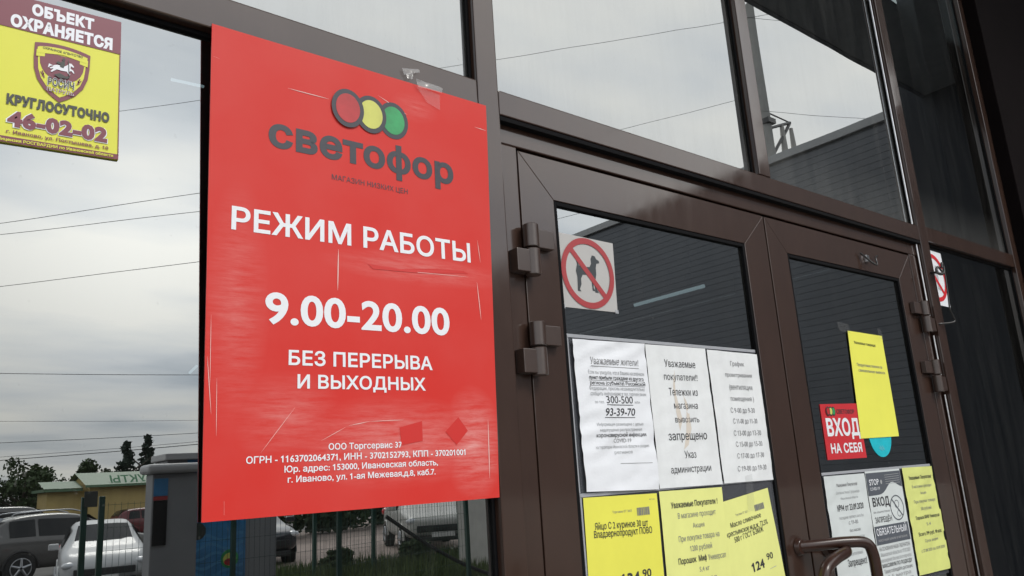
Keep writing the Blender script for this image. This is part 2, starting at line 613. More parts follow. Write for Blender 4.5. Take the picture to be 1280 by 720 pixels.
def glyphs(s, bold, res=3):
    """outline of a text, fattened by `bold` (em) with a rim round every contour"""
    key = (s, bold, res)
    if key in _cache:
        return _cache[key]
    cu = bpy.data.curves.new('lettering', 'FONT')
    cu.body = s
    cu.size = 1.0
    cu.resolution_u = res
    cu.fill_mode = 'NONE'
    cu.space_character = 1.0 + max(0.0, bold - 0.015) * 2.2
    ob = bpy.data.objects.new('lettering', cu)
    C.objects.link(ob)
    dg = bpy.context.evaluated_depsgraph_get()
    dg.update()
    me = bpy.data.meshes.new_from_object(ob.evaluated_get(dg))
    co = [Vector((v.co.x, v.co.y)) for v in me.vertices]
    par = list(range(len(co)))
    def find(i):
        while par[i] != i:
            par[i] = par[par[i]]
            i = par[i]
        return i
    for ed_ in me.edges:
        par[find(ed_.vertices[0])] = find(ed_.vertices[1])
    comps = {}
    for i in range(len(co)):
        comps.setdefault(find(i), []).append(i)
    loops = []
    for ids in comps.values():
        lp = []
        for i in ids:
            if not lp or (co[i] - co[lp[-1]]).length > 1e-5:
                lp.append(i)
        if len(lp) > 2 and (co[lp[0]] - co[lp[-1]]).length < 1e-5:
            lp.pop()
        if len(lp) > 2:
            loops.append(lp)
    bpy.data.objects.remove(ob)
    bpy.data.curves.remove(cu)
    bpy.data.meshes.remove(me)
    # group the contours letter by letter (overlapping in x), triangulate each group, keep what the winding rule fills
    # the built-in face draws the figure one as a bare stroke: give it its flag
    for lp in loops:
        if len(lp) == 4:
            X_, Y_ = [co[i].x for i in lp], [co[i].y for i in lp]
            if abs(max(Y_) - min(Y_) - 0.68) < 0.02 and abs(min(Y_)) < 0.01 and max(X_) - min(X_) < 0.13:
                l_, r_, t_ = min(X_), max(X_), max(Y_)
                o_ = len(co)
                co += [Vector(p_) for p_ in ((r_, t_), (l_ + .025, t_), (l_ - .06, t_ - .085), (l_ - .14, t_ - .125), (l_ - .14, t_ - .215), (l_, t_ - .155), (l_, 0.0), (r_, 0.0))]
                lp[:] = list(range(o_, o_ + 8))
    boxes = sorted(((min(co[i].x for i in lp), max(co[i].x for i in lp), lp) for lp in loops), key=lambda q: q[0])
    groups = []
    for x0_, x1_, lp in boxes:
        if groups and x0_ < groups[-1][0] - 1e-4:
            groups[-1][0] = max(groups[-1][0], x1_)
            groups[-1][1].append(lp)
        else:
            groups.append([x1_, [lp]])
    vs, fs = [], []
    for _, lps in groups:
        pv, pe = [], []
        for lp in lps:
            o_ = len(pv)
            pv += [co[i] for i in lp]
            pe += [(o_ + i, o_ + (i + 1) % len(lp)) for i in range(len(lp))]
        rv, re_, rf = geometry.delaunay_2d_cdt(pv, pe, [], 0, 1e-6)[:3]
        base = len(vs)
        vs += [(v.x, v.y) for v in rv]
        for f in rf:
            c_ = sum((rv[i] for i in f), Vector((0, 0))) / len(f)
            wn = 0
            for i, j in pe:
                p_, q_ = pv[i], pv[j]
                if (p_.y > c_.y) != (q_.y > c_.y):
                    xx = p_.x + (c_.y - p_.y) * (q_.x - p_.x) / (q_.y - p_.y)
                    if xx > c_.x:
                        wn += 1 if q_.y > p_.y else -1
            if wn:
                ar = sum(rv[f[i]].x * rv[f[(i + 1) % len(f)]].y - rv[f[(i + 1) % len(f)]].x * rv[f[i]].y for i in range(len(f)))
                g_ = [base + i for i in f]
                fs.append(g_ if ar > 0 else g_[::-1])
    if bold > 0:
        ed = set()
        for f in fs:
            for i in range(len(f)):
                ed.add((f[i], f[(i + 1) % len(f)]))
        bd = [(i, j) for i, j in ed if (j, i) not in ed]
        nrm = {}
        for i, j in bd:
            dx, dy = vs[j][0] - vs[i][0], vs[j][1] - vs[i][1]
            l = math.hypot(dx, dy) or 1
            for k_ in (i, j):
                nrm.setdefault(k_, []).append((dy / l, -dx / l))
        new = {}
        for k_, ns in nrm.items():
            sx, sy = sum(n_[0] for n_ in ns) / len(ns), sum(n_[1] for n_ in ns) / len(ns)
            q = max(sx * sx + sy * sy, 0.22)
            new[k_] = len(vs)
            vs.append((vs[k_][0] + sx / q * bold, vs[k_][1] + sy / q * bold))
        for i, j in bd:
            fs.append([i, new[i], new[j], j])
    _cache[key] = (vs, fs)
    return vs, fs

CAP = max(v[1] for v in glyphs('Н', 0.0)[0])
XH = max(v[1] for v in glyphs('н', 0.0)[0])

class Ink:
    """print on a sheet that stands in the facade plane: everything in metres (x along the facade, z up)"""
    def __init__(self, surf, mats):
        self.surf, self.mats, self.m = surf, mats, MB()
        self.lines = []
        self.lay = 0

    single = None

    def layer(self, n):
        self.lay = n
        return self

    def put(self, pts, fs, mi, line=None):
        m_ = self.m
        if line:
            m_ = MB()
            self.lines.append((line, m_))
        m_.add([(x, self.surf(x, z) - 0.0006 - 0.0004 * self.lay, z) for x, z in pts], fs, mi if not line else 0)
        if line:
            m_.mat = self.mats[mi]

    def text(self, s, x0, x1, z0, cap, mi=0, bold=0.0, z1=None, res=3, xh=False, italic=0.0):
        vs, fs = glyphs(s, bold, res)
        a, b = min(v[0] for v in vs), max(v[0] for v in vs)
        bo = max(bold, 0.0)
        sy = cap / ((XH if xh else CAP) + 2 * bo)
        k = 0.0 if z1 is None else (z1 - z0) / (x1 - x0)
        pts = []
        for x, y in vs:
            X = x0 + (x - a) / (b - a) * (x1 - x0)
            y += bo
            Z = z0 + y * sy + (X - x0) * k
            pts.append((X - (y * sy) * k + italic * y * sy, Z))
        self.put(pts, fs, mi, 'text_line')

    def poly(self, pts, mi):
        self.put(pts, [list(range(len(pts)))[::-1]], mi)

    def line(self, x0, z0, x1, z1, w, mi, taper=False):
        d = Vector((x1 - x0, z1 - z0))
        nrm = Vector((-d.y, d.x)).normalized() * w / 2
        n = max(1, int(d.length / 0.012))
        pts, fs = [], []
        for i in range(n + 1):
            t = i / n
            ww = (min(1, 4 * t * (1 - t) + 0.15) if taper else 1.0)
            pts += [(x0 + d.x * t + nrm.x * ww, z0 + d.y * t + nrm.y * ww), (x0 + d.x * t - nrm.x * ww, z0 + d.y * t - nrm.y * ww)]
        for i in range(n):
            fs.append([2 * i, 2 * i + 1, 2 * i + 3, 2 * i + 2])
        self.put(pts, fs, mi, self.single)

    def ring(self, cx, cz, rx, rz, rxi, rzi, mi, n=48):
        pts, fs = [], []
        for i in range(n):
            a = 2 * math.pi * i / n
            pts += [(cx + rx * math.cos(a), cz + rz * math.sin(a)), (cx + rxi * math.cos(a), cz + rzi * math.sin(a))]
        for i in range(n):
            j = (i + 1) % n
            fs.append([2 * i, 2 * j, 2 * j + 1, 2 * i + 1])
        self.put(pts, fs, mi)

    def disc(self, cx, cz, rx, rz, mi, n=40):
        self.poly([(cx + rx * math.cos(2 * math.pi * i / n), cz + rz * math.sin(2 * math.pi * i / n)) for i in range(n)], mi)

    def build(self, name, parent):
        for nm, m_ in self.lines:
            m_.build(nm, m_.mat, parent)
        if self.m.v:
            return self.m.build(name, self.mats, parent)

def wrinkled(y0, amp, seed, fx=14.0, fz=9.0, sharp=0.0):
    def f(x, z):
        a = noise.noise(Vector((x * fx, seed * 7.3, z * fz)))
        b = noise.noise(Vector((x * fx * 2.7 + 5, seed * 3.1, z * fz * 2.4)))
        v = a + 0.45 * b
        if sharp:
            c = noise.noise(Vector((x * 8 + z * 9, seed, z * 26 - x * 10)))
            v += sharp * (1 - abs(c) * 2.6)
        return y0 - amp * (1 + 0.6 * v)
    return f

def sheet(name, corners, surf, material, parent=None, nx=24, nz=34, thick=0.0):
    """a sheet bounded by TL, TR, BR, BL corners; its height above the glass comes from surf"""
    tl, tr, br, bl = [Vector(c) for c in corners]
    vs, fs = [], []
    for j in range(nz + 1):
        t = j / nz
        for i in range(nx + 1):
            s = i / nx
            p = (tl * (1 - s) + tr * s) * (1 - t) + (bl * (1 - s) + br * s) * t
            vs.append((p.x, surf(p.x, p.y), p.y))
    for j in range(nz):
        for i in range(nx):
            a = j * (nx + 1) + i
            fs.append([a, a + nx + 1, a + nx + 2, a + 1])
    nsm = len(fs)
    if thick:
        n0 = len(vs)
        vs += [(x, y + thick, z) for x, y, z in vs]
        fs += [[q + n0 for q in f[::-1]] for f in fs]
        nsm = len(fs)
        loop = [i for i in range(nx + 1)] + [j * (nx + 1) + nx for j in range(1, nz + 1)] + \
               [nz * (nx + 1) + i for i in range(nx - 1, -1, -1)] + [j * (nx + 1) for j in range(nz - 1, 0, -1)]
        for q in range(len(loop)):
            a, b = loop[q], loop[(q + 1) % len(loop)]
            k_ = len(vs)
            vs += [vs[b], vs[b + n0], vs[a + n0], vs[a]]
            fs.append([k_ + 3, k_ + 2, k_ + 1, k_])
    o = mesh(name, vs, fs, material, parent)
    for p in o.data.polygons[:nsm]:
        p.use_smooth = True
    return o

def a4(tl, tr, h=0.297):
    tl, tr = Vector(tl), Vector(tr)
    d = (tr - tl).normalized()
    dn = Vector((d.y, -d.x)) * h
    return [tl, tr, tr + dn, tl + dn]

def tape_strip(parent, pts, surf, name='tape', mt=None, nx=16, nz=8):
    tl, tr, br, bl = pts
    return sheet(name, (tl, tr, br, bl), surf, mt or TAPE, parent, nx, nz)

# ================================================================== THE SHOPFRONT
GY = 0.023           # glass of the fixed panes
shop = empty('glazed_shopfront', (1.2, 0.05, 0.0), 'dark brown aluminium shopfront of fixed glass panes around the double entrance door', 'shopfront')
TOPZ = 4.2
def frame_box(name, x0, x1, z0, z1, y0=0.0, y1=0.08, bev=0.0025, mt=FRAME):
    b = MB()
    b.box(x0, x1, y0, y1, z0, z1, bev)
    return b.build(name, mt, shop)

MULL = [(-1.35, -1.30), (0.849, 0.900), (2.715, 2.775), (3.565, 3.62)]
for x0, x1 in MULL:
    frame_box('mullion', x0, x1, 0.20, TOPZ)
frame_box('mullion', 1.790, 1.843, 2.2515, TOPZ - 0.0015)
RAILS = [(-1.30, 0.849, 2.197, 2.257), (0.900, 2.715, 2.197, 2.250), (2.775, 3.565, 2.204, 2.257)]
for x0, x1, z0, z1 in RAILS:
    frame_box('transom_rail', x0 + 0.0008, x1 - 0.0008, z0, z1, 0.0005)
frame_box('top_rail', -1.35, 3.62, TOPZ + 0.001, TOPZ + 0.06)
frame_box('bottom_rail', -1.30, 0.849, 0.20, 0.27)
frame_box('bottom_rail', 2.775, 3.565, 0.20, 0.27)
# door frame, set back behind the rail
frame_box('door_frame', 0.9005, 2.7145, 2.147, 2.1965, 0.020, 0.08)
frame_box('door_frame', 0.9005, 0.9535, 0.02, 2.1465, 0.020, 0.08)
frame_box('door_frame', 2.652, 2.697, 0.02, 2.1465, 0.020, 0.08)
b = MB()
b.box(0.902, 2.713, 0.003, 0.0195, 2.1872, 2.1962)  # black strip standing in for the shaded gap under the transom rail
b.build('shade_gap_strip', RUBBER, shop)
b = MB()
b.box(0.9015, 0.99, 0.072, 0.09, 0.02, 2.19)
b.box(2.60, 2.7135, 0.072, 0.09, 0.02, 2.19)
b.box(0.991, 2.599, 0.072, 0.09, 2.11, 2.19)
b.build('door_stop', RUBBER, shop)
b = MB()
for z0, z1 in ((0.03, 1.675), (1.735, 1.870), (1.935, 2.19), (2.258, TOPZ - 0.05)):
    b.cyl((2.7055, 0.014, z0), (2.7055, 0.014, z1), 0.0030, n=10)
b.build('metal_trim', CHROME, shop)

PANES = [(-1.30, 0.849, 2.257, TOPZ), (0.900, 1.790, 2.250, TOPZ), (1.843, 2.715, 2.250, TOPZ), (2.775, 3.565, 2.257, TOPZ),
         (-1.30, 0.849, 0.27, 2.197), (2.775, 3.565, 0.27, 2.204)]

def pane(x0, x1, z0, z1, gy, parent, name='window_pane', gm=None):
    b = MB()
    v = [(x0, gy, z0), (x1, gy, z0), (x1, gy, z1), (x0, gy, z1), (x0, gy + .006, z0), (x1, gy + .006, z0), (x1, gy + .006, z1), (x0, gy + .006, z1)]
    b.add(v, [[0, 1, 2, 3]], 0)
    b.add(v, [[5, 4, 7, 6], [0, 4, 5, 1], [1, 5, 6, 2], [2, 6, 7, 3], [3, 7, 4, 0]], 1)
    return b.build(name, [gm or GLASS, GLASS_EDGE], parent)

def gasket(x0, x1, z0, z1, gy, parent, w=0.007, d=0.006):
    b = MB()
    y0, y1 = gy - d, gy - 0.0005
    e_ = 0.0006
    b.box(x0 + e_, x0 + w, y0, y1, z0 + e_, z1 - e_)
    b.box(x1 - w, x1 - e_, y0, y1, z0 + e_, z1 - e_)
    b.box(x0 + w + e_, x1 - w - e_, y0, y1, z0 + e_, z0 + w)
    b.box(x0 + w + e_, x1 - w - e_, y0, y1, z1 - w, z1 - e_)
    return b.build('gasket', RUBBER, parent)

for q in PANES:
    pane(*q, GY, shop, 'window_pane', GLASS_SIDE if q[0] > 2.7 else (GLASS_DOOR if q[2] < 1 else GLASS))
    gasket(*q, GY, shop)

# ------------------------------------------------------------------ doors
def hinge(door, xb, zb, side):
    """two-barrel hinge: upper barrel on the leaf, lower barrel on the jamb; side=+1 leaf to the right"""
    r = 0.0155
    yb = 0.002
    h = MB()
    h.cyl((xb, yb, zb + 0.002), (xb, yb, zb + 0.049), r, n=24, bev=0.0015)
    h.prism([(xb + side * 0.008, zb + 0.006), (xb + side * 0.062, zb + 0.006), (xb + side * 0.062, zb + 0.044), (xb + side * 0.008, zb + 0.044)][::side],
            0.004, 0.019, 0.0012)
    h.prism([(xb - side * 0.044, zb - 0.050), (xb - side * 0.008, zb - 0.050), (xb - side * 0.008, zb - 0.005), (xb - side * 0.044, zb - 0.005)][::side],
            -0.006, 0.019, 0.0015)
    ob = h.build('hinge', FRAME2, door)
    l = MB()
    l.cyl((xb, yb, zb - 0.054), (xb, yb, zb - 0.001), r, n=24, bev=0.0015)
    l.build('barrel', FRAME2, ob)
    return ob

def door_leaf(x0, x1, gx0, gx1, label, handle_pts, hx, hzs, side):
    z0, z1, gz0, gz1 = 0.02, 2.1405, 0.30, 2.050
    d = empty('entrance_door', ((x0 + x1) / 2, 0.045, z0), label, 'door', 'leaves of the entrance door')
    f = MB()
    y0, y1 = 0.0205, 0.068
    f.prism([(x0, z0), (gx0, gz0), (gx0, gz1), (x0, z1)], y0, y1, 0.0012)
    f.prism([(gx1, gz0), (x1, z0), (x1, z1), (gx1, gz1)], y0, y1, 0.0012)
    f.prism([(x0, z1), (gx0, gz1), (gx1, gz1), (x1, z1)], y0, y1, 0.0012)
    f.prism([(gx0, gz0), (x0, z0), (x1, z0), (gx1, gz0)], y0, y1, 0.0012)
    f.build('door_frame', FRAME, d)
    pane(gx0, gx1, gz0, gz1, 0.030, d, 'door_glass', GLASS_DOOR)
    gasket(gx0, gx1, gz0, gz1, 0.030, d, 0.009, 0.0075)
    h = MB()
    h.tube(handle_pts, 0.0135, 16)
    hd = h.build('handle', HANDLE, d)
    for p in (handle_pts[0], handle_pts[-1]):
        r = MB()
        r.cyl((p[0], 0.0195, p[2]), (p[0], 0.0085, p[2]), 0.021, 0.017, 24, bev=0.001)
        r.build('rosette', HANDLE, hd)
    for z in hzs:
        hinge(d, hx, z, side)
    return d

hp1 = smooth_path([(1.757, 0.018, 1.296), (1.790, -0.008, 1.297), (1.850, -0.048, 1.299), (1.895, -0.074, 1.294),
                   (1.908, -0.082, 1.268), (1.910, -0.083, 1.20), (1.910, -0.083, 1.0), (1.908, -0.082, 0.93),
                   (1.895, -0.074, 0.902), (1.850, -0.048, 0.896), (1.79, -0.008, 0.896), (1.757, 0.018, 0.896)], 6)
hp2 = smooth_path([(1.876, 0.018, 1.281), (1.870, -0.022, 1.281), (1.838, -0.054, 1.279), (1.775, -0.064, 1.272), (1.722, -0.067, 1.256),
                   (1.703, -0.068, 1.228), (1.700, -0.068, 1.18), (1.700, -0.068, 0.98), (1.703, -0.068, 0.92),
                   (1.722, -0.067, 0.886), (1.775, -0.064, 0.872), (1.838, -0.054, 0.868), (1.870, -0.022, 0.867), (1.876, 0.018, 0.867)], 6)
doorL = door_leaf(0.957, 1.807, 1.046, 1.707, 'left leaf of the brown double door, its glass carrying a dog sign, white and yellow notices', [tuple(p) for p in hp1], 0.961, (1.929, 1.735), 1)
doorR = door_leaf(1.813, 2.646, 1.902, 2.548, 'right leaf of the brown double door, its glass carrying a red sticker and a crooked yellow sheet', [tuple(p) for p in hp2], 2.646, (1.929, 1.735), -1)

# ------------------------------------------------------------------ facade round the shopfront, pilaster, canopy, wing
GREYCLAD = mat('grey_metal_cladding', (0.092, 0.102, 0.120), 0.45, vary=0.08, vscale=2.0)
CAPTRIM = mat('grey_roof_trim', (0.34, 0.35, 0.36), 0.4, vary=0.05)
PLINTH = mat('light_grey_render', (0.40, 0.39, 0.37), 0.85, vary=0.12, vscale=2.5)
SOFFIT = mat('dark_soffit_metal', (0.19, 0.205, 0.22), 0.5, vary=0.1)

fac = empty('shop_facade_wall', (0, 0.1, 0), 'grey metal clad wall of the shop above and beside the brown shopfront', 'wall')
b = MB()
b.box(-9.0, -1.352, 0.0, 0.3, 0.0, 5.2)
b.box(-1.35, 3.62, 0.0, 0.3, TOPZ + 0.062, 5.2)
b.box(3.70, 8.5, 0.0, 0.3, 0.0, 5.2)
b.build('cladding', GREYCLAD, fac)
b = MB()
b.box(-1.35, 0.898, 0.01, 0.3, 0.0, 0.198)
b.box(2.717, 3.62, 0.01, 0.3, 0.0, 0.198)
b.build('plinth', PLINTH, fac)

pil = empty('brown_pilaster', (3.66, 0, 0), 'dark brown metal pilaster closing the right end of the shopfront', 'pilaster')
b = MB()
b.box(3.622, 3.698, -0.05, 0.2, 0.0, 5.19, 0.004)
b.box(3.6985, 4.6, -0.048, -0.002, 0.0, 5.19, 0.004)
b.build('cladding', PILLAR, pil)

can = empty('entrance_canopy', (2.0, -1.0, 5.2), 'dark flat canopy projecting over the whole shop entrance', 'canopy')
b = MB()
b.box(-9, 8.49, -1.95, 0.3, 5.201, 5.26)
b.build('soffit', SOFFIT, can)
b = MB()
b.box(-9, 8.49, -1.99, -1.951, 5.19, 5.65)
b.build('fascia', GREYCLAD, can)

wing = empty('store_wing', (10.5, -5.5, 0), 'long grey ribbed metal wing of the store at right angles to the shopfront', 'building')
b = MB()
prof = []
z = 1.18
while z < 5.10:
    prof += [(8.500, z), (8.500, z + 0.068), (8.5035, z + 0.071), (8.5035, z + 0.077)]
    z += 0.08
prof.append((8.500, z))
y0, y1 = -11.1, 0.0
vs, fs = [], []
for x, zz_ in prof:
    vs += [(x, y0, zz_), (x, y1, zz_)]
for i in range(len(prof) - 1):
    fs.append([2 * i, 2 * i + 2, 2 * i + 3, 2 * i + 1])
b.add(vs, fs)
b.box(8.511, 13.0, -11.1, 0.0, 0.0, 5.12)
b.build('ribbed_wall', GREYCLAD, wing)
b = MB()
b.box(8.46, 13.05, -11.15, -2.302, 5.125, 5.225, 0.006)
b.build('roof_trim', CAPTRIM, wing)
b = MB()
b.box(8.42, 8.4985, -2.30, 0.0, 0.0, 5.70, 0.004)  # added panel: darkens what the right panes reflect and hides a sky sliver
b.build('added_dark_panel', mat('added_panel_blue_grey', (0.022, 0.026, 0.034), 0.6, spec=0.2), wing)
b = MB()
b.box(8.44, 8.4995, -11.12, -2.302, 0.0, 1.175, 0.004)
b.box(8.50, 13.0, -11.13, -11.101, 0.0, 1.175)
b.build('plinth', PLINTH, wing)

# ------------------------------------------------------------------ inside of the shop
def structure(name, mb, mt):
    o = mb.build(name, mt)
    o['kind'] = 'structure'
    return o

FLOOR = mat('tiled_floor', (0.06, 0.058, 0.055), 0.4, vary=0.15, vscale=2)
b = MB()
b.box(-8.9, 8.4, 0.31, 12, -0.02, 0.012)
structure('floor', b, FLOOR)
b = MB()
b.box(-8.9, 8.4, 0.31, 12, 3.6, 3.65)
structure('ceiling', b, INTERIOR)
b = MB()
b.box(-8.9, 8.4, 9.0, 9.1, 0.013, 3.599)
b.box(8.401, 8.49, 0.31, 9.1, 0.013, 3.599)
b.box(-9.0, -8.901, 0.31, 9.1, 0.013, 3.599)
structure('interior_wall', b, INTERIOR)
for (xa, ya, za, xb_, yb_, zb_, lab) in ((4.73, 2.40, 2.8, 4.73, 3.10, 2.8, 'lit fluorescent tube glimpsed through the left door glass'),
                                         (2.50, 7.1, 2.8, 2.57, 7.55, 2.8, 'lit fluorescent tube at the back of the shop beside the poster edge'),
                                         (0.913, 2.42, 3.4, 1.06, 2.41, 3.4, 'lit fluorescent tube close behind the upper left glass')):
    t = empty('ceiling_light', ((xa + xb_) / 2, (ya + yb_) / 2, 3.6), lab, 'ceiling light', 'fluorescent tubes inside the shop')
    q = MB()
    q.cyl((xa, ya, za), (xb_, yb_, zb_), 0.014 if za < 3 else 0.007, n=10)
    q.build('tube', TUBE, t)
    for w in (0.15, 0.85):
        q = MB()
        x_, y_ = xa + (xb_ - xa) * w, ya + (yb_ - ya) * w
        q.cyl((x_, y_, za + 0.012), (x_, y_, 3.6), 0.003, n=6)
        q.build('hanger', DARKMETAL, t)

# ================================================================== RED POSTER
pc = [(0.340, 2.202), (0.8635, 2.204), (0.8435, 1.468), (0.353, 1.4665)]
def psurf(x, z):
    u = (x - 0.34) / 0.52
    w = (z - 1.466) / 0.74
    return -0.0042 + 0.019 * max(0.0, 1 - u * 1.15) * max(0.0, 1 - w) - 0.003 * (1 - w) * max(0, 1 - abs(u - 0.5) * 2) + 0.0012 * noise.noise(Vector((x * 6, 1.2, z * 5))) * (0.4 + abs(u - .5))

poster = empty('opening_hours_poster', (0.34, 0.0, 1.466), 'big red poster of opening hours hung on the brown mullion, left of the door', 'poster')
sheet('panel', pc, psurf, POSTER, poster, 30, 40, 0.0025)
ink = Ink(psurf, [WHITE, LOGODARK])
ink.text('РЕЖИМ РАБОТЫ', 0.379, 0.807, 1.8795, 0.0365, 0, 0.022)
ink.text('9.00-20.00', 0.432, 0.755, 1.7425, 0.0505, 0, 0.026, res=5)
ink.text('БЕЗ ПЕРЕРЫВА', 0.469, 0.7175, 1.682, 0.0228, 0, 0.022)
ink.text('И ВЫХОДНЫХ', 0.483, 0.703, 1.6475, 0.0212, 0, 0.022)
ink.text('ООО Торгсервис 37', 0.532, 0.656, 1.5565, 0.0096, 0, 0.016)
ink.text('ОГРН - 1163702064371, ИНН - 3702152793, КПП - 370201001', 0.410, 0.776, 1.541, 0.0100, 0, 0.016)
ink.text('Юр. адрес: 153000, Ивановская область,', 0.465, 0.721, 1.5265, 0.0095, 0, 0.016)
ink.text('г. Иваново, ул. 1-ая Межевая,д.8, каб.7.', 0.470, 0.716, 1.5120, 0.0094, 0, 0.016)
ink.text('светофор', 0.432, 0.778, 2.0225, 0.0400, 1, 0.036, xh=True, res=6)
ink.text('МАГАЗИН НИЗКИХ ЦЕН', 0.538, 0.680, 1.9875, 0.0092, 1, 0.0)
ink.build('lettering', poster)
lg = Ink(psurf, [LOGODARK, LOGORED, LOGOYEL, LOGOGREEN])
for i, (cx, cm) in enumerate(((0.655, 3), (0.6105, 2), (0.5665, 1))):
    lg.layer(3 * i).disc(cx, 2.1195, 0.0298, 0.0345, 0)
    lg.layer(3 * i + 1).disc(cx, 2.1195, 0.0222, 0.0262, cm)
lg.build('traffic_light_emblem', poster)
sc_ = Ink(psurf, [SCRATCH, CLEANRED])
sc_.single = 'scratch'
for x0, z0, x1, z1, w in ((0.462, 2.128, 0.533, 2.128, 0.0013), (0.344, 2.148, 0.353, 2.147, 0.0012), (0.625, 2.160, 0.684, 2.138, 0.0012), (0.832, 2.151, 0.860, 2.150, 0.0013),
                          (0.549, 1.871, 0.5475, 1.803, 0.0018), (0.8245, 1.925, 0.829, 1.882, 0.0010), (0.8185, 1.845, 0.8235, 1.775, 0.0014),
                          (0.8270, 1.600, 0.824, 1.500, 0.0016), (0.8205, 1.5225, 0.842, 1.5230, 0.0010), (0.382, 1.474, 0.3815, 1.492, 0.0012),
                          (0.352, 1.69, 0.360, 1.61, 0.0009), (0.355, 1.75, 0.357, 1.65, 0.0007), (0.366, 1.66, 0.368, 1.58, 0.0007), (0.43, 1.555, 0.48, 1.62, 0.0006),
                          (0.565, 1.592, 0.60, 1.598, 0.0012), (0.60, 1.598, 0.66, 1.600, 0.0009), (0.52, 1.570, 0.56, 1.590, 0.0007), (0.66, 1.848, 0.80, 1.852, 0.0007)):
    sc_.line(x0, z0, x1, z1, w, 0, True)
sc_.layer(0)
for pts in ([(0.652, 1.588), (0.694, 1.598), (0.694, 1.566), (0.655, 1.560)], [(0.738, 1.580), (0.765, 1.604), (0.783, 1.581), (0.759, 1.558)],
            [(0.60, 1.853), (0.66, 1.851), (0.72, 1.858), (0.79, 1.862), (0.80, 1.858), (0.70, 1.848), (0.61, 1.845)]):
    sc_.put(pts, [list(range(len(pts)))[::-1]], 1, 'tape_residue')
sc_.build('wear_marks', poster)
tape_strip(poster, [(0.700, 2.211), (0.757, 2.208), (0.756, 2.198), (0.704, 2.196)], wrinkled(-0.0085, 0.0030, 4, 60, 60), mt=TAPE_OLD)
tape_strip(poster, [(0.702, 2.199), (0.754, 2.195), (0.753, 2.164), (0.726, 2.172)], wrinkled(-0.0065, 0.0007, 9, 40, 30))
tape_strip(poster, [(0.676, 2.228), (0.712, 2.236), (0.713, 2.230), (0.680, 2.216)], wrinkled(-0.0020, 0.0030, 5, 90, 80), mt=TAPE_OLD)
tape_strip(poster, [(0.683, 2.219), (0.699, 2.224), (0.697, 2.212), (0.686, 2.209)], wrinkled(-0.0030, 0.0030, 6, 120, 90), mt=TAPE_OLD)

# ================================================================== SECURITY SIGN
gs = lambda x, z: GY - 0.0042
sec = empty('security_sign', (0.15, GY, 1.955), 'yellow and maroon security guard sign with a shield stuck on the left glass pane', 'sign')
b = MB()
b.prism([(0.073, 1.957), (0.226, 1.962), (0.219, 2.174), (0.066, 2.169)], GY - 0.004, GY - 0.0005)
b.build('panel', SIGNYEL, sec)
ik = Ink(gs, [MAROON, SIGNWHITE, SIGNDARK, SIGNYEL])
ik.poly([(0.0675, 2.1205), (0.2207, 2.1225), (0.219, 2.174), (0.066, 2.169)], 0)
ik.poly([(0.073, 1.957), (0.226, 1.962), (0.2257, 1.9695), (0.0727, 1.9655)], 0)
ik.poly([(0.2205, 2.1235), (0.2192, 2.1235), (0.2245, 1.968), (0.2258, 1.968)], 0)
ik.layer(1)
ik.text('ОБЪЕКТ', 0.109, 0.1845, 2.147, 0.0178, 1, 0.065, 2.149)
ik.text('ОХРАНЯЕТСЯ', 0.086, 0.2095, 2.1225, 0.0188, 1, 0.065, 2.1255)
ik.text('КРУГЛОСУТОЧНО', 0.090, 0.2115, 2.0105, 0.0152, 2, 0.07, 2.0135)
ik.text('46-02-02', 0.0915, 0.2115, 1.979, 0.0245, 1, 0.095, 1.982)
ik.layer(2)
ik.text('46-02-02', 0.093, 0.2105, 1.980, 0.0232, 0, 0.062, 1.983)
ik.text('г. Иваново, ул. Постышева, д. 10', 0.093, 0.2125, 1.9705, 0.0048, 0, 0.03, 1.9735)
ik.text('Лицензия РОСГВАРДИИ по Ивановской области', 0.084, 0.2190, 1.9590, 0.0042, 3, 0.03, 1.9640)
ik.build('lettering', sec)

def shield_pts(cx, cz, w, h, n=10):
    """flat arched top, sides running into a point"""
    o = []
    for i in range(n + 1):
        t = -1 + 2 * i / n
        o.append((cx + t * w, cz + h * 0.42 + (1 - t * t) * h * 0.06))
    side = [(1.0, 0.15), (0.96, -0.05), (0.82, -0.24), (0.56, -0.40), (0.28, -0.50), (0.0, -0.58)]
    o += [(cx + w * a, cz + h * c_) for a, c_ in side]
    o += [(cx - w * a, cz + h * c_) for a, c_ in side[-2::-1]]
    return o

sh = Ink(gs, [MAROON, SIGNYEL, SIGNWHITE, SIGNDARK])
cx, cz = 0.149, 2.0745
sh.layer(1).poly(shield_pts(cx, cz, 0.0335, 0.080), 0)
sh.layer(2).poly(shield_pts(cx, cz + 0.0002, 0.0285, 0.0685), 1)
up_ = [(cx - 0.0265, cz + 0.022), (cx + 0.0265, cz + 0.0225)] + [(cx + 0.0265 * math.cos(a), cz + 0.012 - 0.029 * math.sin(a)) for a in [i * math.pi / 12 for i in range(13)]]
sh.layer(3).poly(up_, 0)
sh.layer(4).poly([(cx - 0.030, cz + 0.0185), (cx - 0.030, cz + 0.0275), (cx, cz + 0.0320), (cx + 0.030, cz + 0.0285), (cx + 0.030, cz + 0.0195), (cx, cz + 0.0240)], 1)
sh.layer(3.5)
sh.poly([(cx - 0.031, cz + 0.0135), (cx - 0.031, cz + 0.0235), (cx - 0.021, cz + 0.0235), (cx - 0.021, cz + 0.0155)], 1)
sh.poly([(cx + 0.021, cz + 0.0165), (cx + 0.021, cz + 0.0240), (cx + 0.031, cz + 0.0245), (cx + 0.031, cz + 0.0145)], 1)
sh.layer(5).text('ОХРАННОЕ АГЕНТСТВО', cx - 0.024, cx + 0.024, cz + 0.0262, 0.0033, 3, 0.02)
